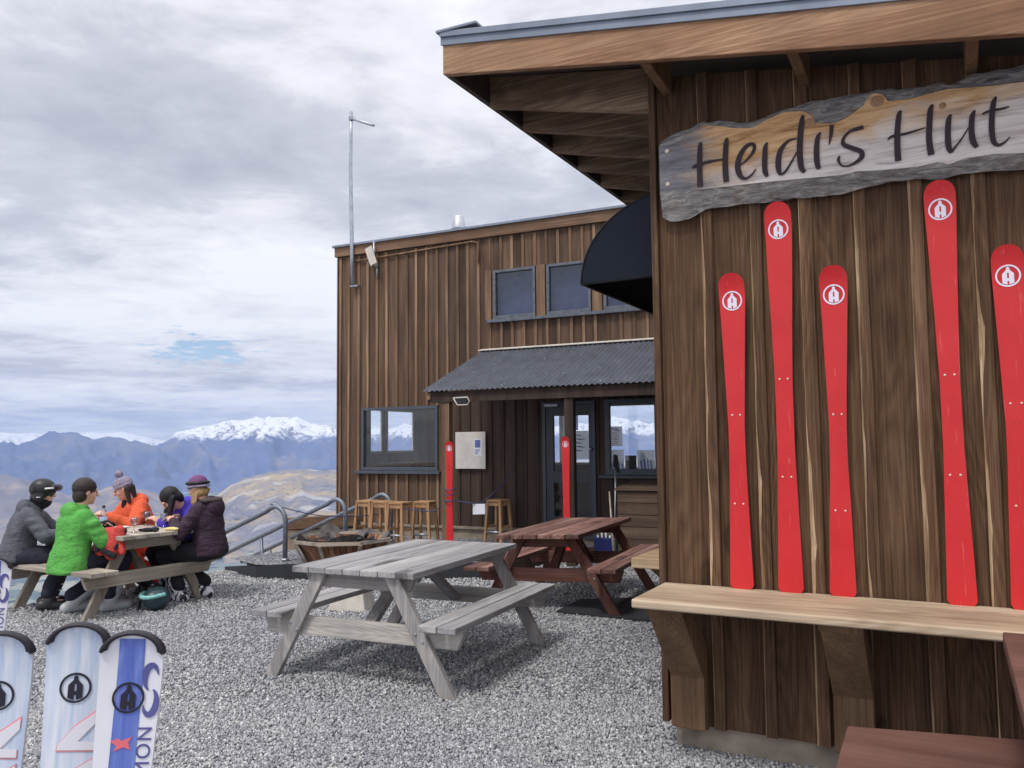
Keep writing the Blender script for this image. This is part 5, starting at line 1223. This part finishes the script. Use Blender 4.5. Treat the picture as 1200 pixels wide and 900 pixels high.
def ridge(name, crest, dist, depth, base, mat, amp, seed, gul=40, rows=46, px0=-700, px1=1300, n=620, sh=1.1):
    cx_ = [c[0] for c in crest]; cy_ = [c[1] for c in crest]; vs = []
    for i in range(n+1):
        px = px0+(px1-px0)*i/n; hy = horizon_y(px); dpy = float(np.interp(px, cx_, [y-horizon_y(x) for x, y in crest]))
        out = max(0, cx_[0]-px, px-cx_[-1]); dpy += noise.fractal(Vector((px*.008, seed, 0)), .9, 2, 5)*min(9, out*.05)
        d = ray(px, hy+dpy); hz = Vector((d.x, d.y, 0)); tan = d.z/hz.length; hz.normalize()
        H = EYE+tan*dist
        for k in range(rows+1):
            t = 1.35*k/rows; rr = dist-depth*(1-t)
            if t <= 1: s_ = t**sh
            else: s_ = 1-(t-1)*1.3
            x, y = hz.x*rr, hz.y*rr
            wgt = min(1, t*3)*(min(1, max(0, (1.0-t)*5)) if t <= 1 else min(1, (t-1)*5))
            q = Vector((px*.012*gul/40, t*1.6, seed)); g = noise.ridged_multi_fractal(Vector((px*gul*.0006+t*.9*noise.noise(Vector((px*.01, t*2, seed))), t*1.1, seed)), .9, 2.1, 6, 1.0, 2.0)
            g2 = noise.fractal(Vector((x*6/depth, y*6/depth, seed)), .9, 2.0, 6)
            z = base+(H-base)*s_ + amp*wgt*((g-1.0)*.8+g2*.7) + amp*.16*noise.fractal(Vector((px*.09, t*9, seed+3)), .8, 2, 4)
            vs.append((x, y, z))
    m = rows+1
    me = bpy.data.meshes.new(name); me.from_pydata(vs, [], [(i*m+k, (i+1)*m+k, (i+1)*m+k+1, i*m+k+1) for i in range(n) for k in range(rows)])
    me.polygons.foreach_set('use_smooth', [True]*len(me.polygons)); me.update(); return struct(name, me, mat)
BASEZ = -720
BLUEH = hill_mat('haze_blue_mountain_slope', [(.3, lin(88,102,140)), (.5, lin(106,118,152)), (.62, lin(132,132,146)), (.76, lin(178,162,144))], .0011, None)  # part of the haze blue is mixed into these slope colours
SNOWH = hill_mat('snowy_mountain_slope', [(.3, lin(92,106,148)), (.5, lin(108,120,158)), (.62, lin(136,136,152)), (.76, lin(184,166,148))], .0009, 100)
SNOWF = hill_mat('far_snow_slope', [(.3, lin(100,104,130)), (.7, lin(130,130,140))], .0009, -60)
GOLD = hill_mat('sunlit_tussock_hill', [(.36, lin(112,114,130)), (.47, lin(138,134,138)), (.56, lin(166,150,126)), (.69, lin(206,186,146))], .0013, None, None, True)  # gold patches paint both tussock and sun breaking through cloud
TANH = hill_mat('dry_hill', [(.3, lin(110,112,130)), (.5, lin(136,130,134)), (.66, lin(182,164,138))], .0016)
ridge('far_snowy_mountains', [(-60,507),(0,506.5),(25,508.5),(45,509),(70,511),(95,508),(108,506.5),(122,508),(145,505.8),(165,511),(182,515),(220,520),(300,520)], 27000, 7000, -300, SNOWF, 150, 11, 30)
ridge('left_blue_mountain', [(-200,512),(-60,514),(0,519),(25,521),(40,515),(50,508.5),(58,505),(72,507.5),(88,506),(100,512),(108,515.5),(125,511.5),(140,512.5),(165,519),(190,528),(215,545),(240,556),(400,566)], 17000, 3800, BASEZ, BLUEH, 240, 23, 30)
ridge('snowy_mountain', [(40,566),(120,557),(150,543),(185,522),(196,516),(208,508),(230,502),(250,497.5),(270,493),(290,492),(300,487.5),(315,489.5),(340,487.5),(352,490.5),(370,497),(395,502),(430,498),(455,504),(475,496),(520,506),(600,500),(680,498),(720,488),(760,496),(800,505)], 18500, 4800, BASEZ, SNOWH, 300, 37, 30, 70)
ridge('middle_hill', [(-60,552),(0,556),(20,559),(40,566),(60,576),(85,585),(103,582),(115,576),(130,570.5),(150,571.5),(170,577),(185,582),(203,592),(225,603),(300,620)], 11000, 1600, BASEZ, TANH, 80, 51, 30)
ridge('sunlit_tussock_hill', [(215,606),(240,592),(255,580),(270,569),(300,557),(318,552.5),(350,549.5),(395,551),(450,546),(520,552),(640,540),(760,536),(900,545)], 9600, 4300, BASEZ, GOLD, 80, 67, 24, 46, -700, 1300, 620, 1.35)
def valley():
    t = NT('valley_fields'); v = t.coord(); vo = t.new('ShaderNodeTexVoronoi'); vo.inputs['Scale'].default_value = .0035; t.l(v, vo.inputs['Vector'])
    sep = t.new('ShaderNodeSeparateColor'); t.l(vo.outputs['Color'], sep.inputs[0])
    c = t.ramp(sep.outputs[0], [(0, lin(96,112,118)), (.35, lin(128,138,138)), (.7, lin(158,160,150)), (1, lin(186,184,176))])
    n = t.noise(v, .006, 6, .7); c = t.mix(t.ramp(n, [(.54, (0,0,0)), (.58, (1,1,1))]), c, lin(70,84,96)); t.base(c); t.set(.9, 0, .1); return t.m
me = bpy.data.meshes.new('valley_floor'); me.from_pydata([(-24000,600,BASEZ),(24000,600,BASEZ),(24000,28000,BASEZ),(-24000,28000,BASEZ)], [], [(0,1,2,3)]); struct('valley_floor', me, valley())
lk = [at_z(px, py, BASEZ+6) for px, py in ((90,574),(150,576),(215,580),(232,577),(205,572),(150,570.5),(100,570))]
me = bpy.data.meshes.new('lake'); me.from_pydata([tuple(p) for p in lk], [], [tuple(range(len(lk)))]); struct('lake', me, plain('lake_water', lin(150,176,206), .15, 0, .05, .01))
# the slope that drops from the terrace edge into the valley
hs = MB(); ex = [Vector((x, y, 0)) for x, y in ((-60,-40),(-40,-4),(-9,3.5),(-6.2,6.6),(-4.95,8.45),(-3.72,10.62),(-3.05,11.4),(-2.6,13.2),(-2.9,17),(40,17.0),(60,10))]
rows_ = []
for i, p in enumerate(ex):
    a, b = ex[max(i-1, 0)], ex[min(i+1, len(ex)-1)]; d = (b-a).normalized(); nn = Vector((-d.y, d.x, 0)); col = []
    for s_ in (0, .6, 3, 12, 50, 200, 700, 1500): col.append(p+nn*s_*1.0+Vector((0,0,-.003-.50*s_ + (.5*noise.noise(p+Vector((s_,0,0)))*min(s_, 8)*.3 if s_ > 1 else 0))))
    rows_.append(col)
m = len(rows_[0]); hs.add([q for c in rows_ for q in c], [(i*m+k, (i+1)*m+k, (i+1)*m+k+1, i*m+k+1) for i in range(len(ex)-1) for k in range(m-1)], 0, True)
struct('hillside', hs.mesh('hillside'), plain('hillside_tussock', lin(132,118,98), .95, 0, .4, 1.2, .6, 6))

HAZE = True
if HAZE:
    z = MB(); z.box((-26000,-800,BASEZ-12),(26000,29500,1150)); o = link('haze', z.mesh('haze'), []); o['kind'] = 'stuff'
    m_ = bpy.data.materials.new('haze_air'); m_.use_nodes = True; t = m_.node_tree; t.nodes.clear(); out = t.nodes.new('ShaderNodeOutputMaterial'); v = t.nodes.new('ShaderNodeVolumePrincipled')
    v.inputs['Color'].default_value = (.44,.62,1.0,1); v.inputs['Density'].default_value = 3.8e-5; v.inputs['Anisotropy'].default_value = 0
    t.links.new(v.outputs[0], out.inputs['Volume']); o.data.materials.append(m_)

SUN_EL, SUN_AZ = R(58), R(212)     # azimuth measured clockwise from +Y: behind the camera, to the left
wd = bpy.data.worlds.new('World'); sc.world = wd; wd.use_nodes = True; t = wd.node_tree; t.nodes.clear()
N = lambda ty: t.nodes.new(ty)
def wm(op, a, b=None, clamp=False):
    n = N('ShaderNodeMath'); n.operation = op; n.use_clamp = clamp
    for i, x in enumerate((a, b)):
        if x is None: continue
        if isinstance(x, (int, float)): n.inputs[i].default_value = x
        else: t.links.new(x, n.inputs[i])
    return n.outputs[0]
out = N('ShaderNodeOutputWorld'); bg = N('ShaderNodeBackground'); bg.inputs[1].default_value = .1; t.links.new(bg.outputs[0], out.inputs[0])
sky = N('ShaderNodeTexSky'); sky.sky_type = 'NISHITA'; sky.sun_disc = False; sky.sun_elevation = SUN_EL; sky.sun_rotation = SUN_AZ; sky.altitude = 1600
tc = N('ShaderNodeTexCoord'); sx = N('ShaderNodeSeparateXYZ'); t.links.new(tc.outputs['Generated'], sx.inputs[0])
zz = wm('ADD', wm('MAXIMUM', sx.outputs[2], 0.0), .085); cb = N('ShaderNodeCombineXYZ')
t.links.new(wm('DIVIDE', sx.outputs[0], zz), cb.inputs[0]); t.links.new(wm('DIVIDE', sx.outputs[1], zz), cb.inputs[1])
def wn(scale, detail, rough, dist, loc):
    mp_ = N('ShaderNodeMapping'); mp_.inputs['Location'].default_value = loc; t.links.new(cb.outputs[0], mp_.inputs[0]); n = N('ShaderNodeTexNoise'); t.links.new(mp_.outputs[0], n.inputs[0])
    n.inputs['Scale'].default_value = scale; n.inputs['Detail'].default_value = detail; n.inputs['Roughness'].default_value = rough; n.inputs['Distortion'].default_value = dist; return n.outputs[0]
n1 = wn(.7, 7, .52, .3, (61.3,24.2,9.0)); n2 = wn(3.2, 8, .64, .3, (27.3,.4,2.0))
f = wm('ADD', wm('MULTIPLY', n1, .62), wm('MULTIPLY', n2, .38))
rp = N('ShaderNodeValToRGB'); e = rp.color_ramp.elements; e.new(.5); e.new(.5)
for i, (p_, c) in enumerate(((.30, (4.7,4.85,5.6)), (.44, (6.7,6.8,7.5)), (.51, (8.8,8.8,9.35)), (.60, (10.3,10.3,10.7)))): e[i].position = p_; e[i].color = (*[x/12 for x in c], 1)
t.links.new(f, rp.inputs[0]); sc10 = N('ShaderNodeVectorMath'); sc10.operation = 'SCALE'; t.links.new(rp.outputs[0], sc10.inputs[0]); t.links.new(wm('MULTIPLY', wm('ADD', wm('MULTIPLY', wm('MAXIMUM', wm('SUBTRACT', sx.outputs[2], .5), 0.0), 1.6), wm('ADD', 1.0, wm('MULTIPLY', wm('MAXIMUM', wm('SUBTRACT', .09, sx.outputs[2]), 0.0), 4.5))), 12.0), sc10.inputs['Scale'])
hd = ray(238, 411).normalized(); dt = N('ShaderNodeVectorMath'); dt.operation = 'DISTANCE'; dt.inputs[1].default_value = hd
sq = N('ShaderNodeVectorMath'); sq.operation = 'MULTIPLY'; sq.inputs[1].default_value = (1,1,3.2); t.links.new(tc.outputs['Generated'], sq.inputs[0]); dt.inputs[1].default_value = (hd.x, hd.y, hd.z*3.2); t.links.new(sq.outputs[0], dt.inputs[0])
n3 = wn(6.0, 6, .65, .2, (1.0,5.0,0)); hole = wm('ADD', wm('MULTIPLY', wm('SUBTRACT', .06, dt.outputs['Value']), 30.0), wm('MULTIPLY', wm('SUBTRACT', n3, .52), 9.0), True)
mx = N('ShaderNodeMix'); mx.data_type = 'RGBA'; t.links.new(wm('MULTIPLY', hole, .95), mx.inputs[0]); t.links.new(sc10.outputs[0], mx.inputs[6]); sk2 = N('ShaderNodeVectorMath'); sk2.operation = 'SCALE'; sk2.inputs['Scale'].default_value = 1.35; t.links.new(sky.outputs[0], sk2.inputs[0]); t.links.new(sk2.outputs[0], mx.inputs[7])
t.links.new(mx.outputs[2], bg.inputs[0])

sl_ = bpy.data.lights.new('sun', 'SUN'); sl_.energy = 2.0; sl_.angle = R(13); sl_.color = (1,.95,.87); so = bpy.data.objects.new('sun', sl_); COL.objects.link(so)
dsun = Vector((math.sin(SUN_AZ)*math.cos(SUN_EL), math.cos(SUN_AZ)*math.cos(SUN_EL), math.sin(SUN_EL))); so.rotation_euler = dsun.to_track_quat('Z', 'Y').to_euler()

cam = bpy.data.cameras.new('camera'); cam.sensor_fit = 'HORIZONTAL'; cam.sensor_width = 36; cam.lens = 36*F/1200; cam.clip_start = .05; cam.clip_end = 80000
co = bpy.data.objects.new('camera', cam); COL.objects.link(co); co.matrix_world = Matrix(((RT.x, UP.x, -FWD.x, 0), (RT.y, UP.y, -FWD.y, 0), (RT.z, UP.z, -FWD.z, EYE), (0,0,0,1))); sc.camera = co
sc.view_settings.view_transform = 'Standard'; sc.view_settings.look = 'None'; sc.view_settings.exposure = 0; sc.view_settings.gamma = 1; sc.view_settings.use_curve_mapping = False
sc.cycles.use_denoising = True; sc.cycles.max_bounces = 6; sc.cycles.diffuse_bounces = 3; sc.cycles.glossy_bounces = 3; sc.cycles.transparent_max_bounces = 12; sc.cycles.volume_bounces = 0
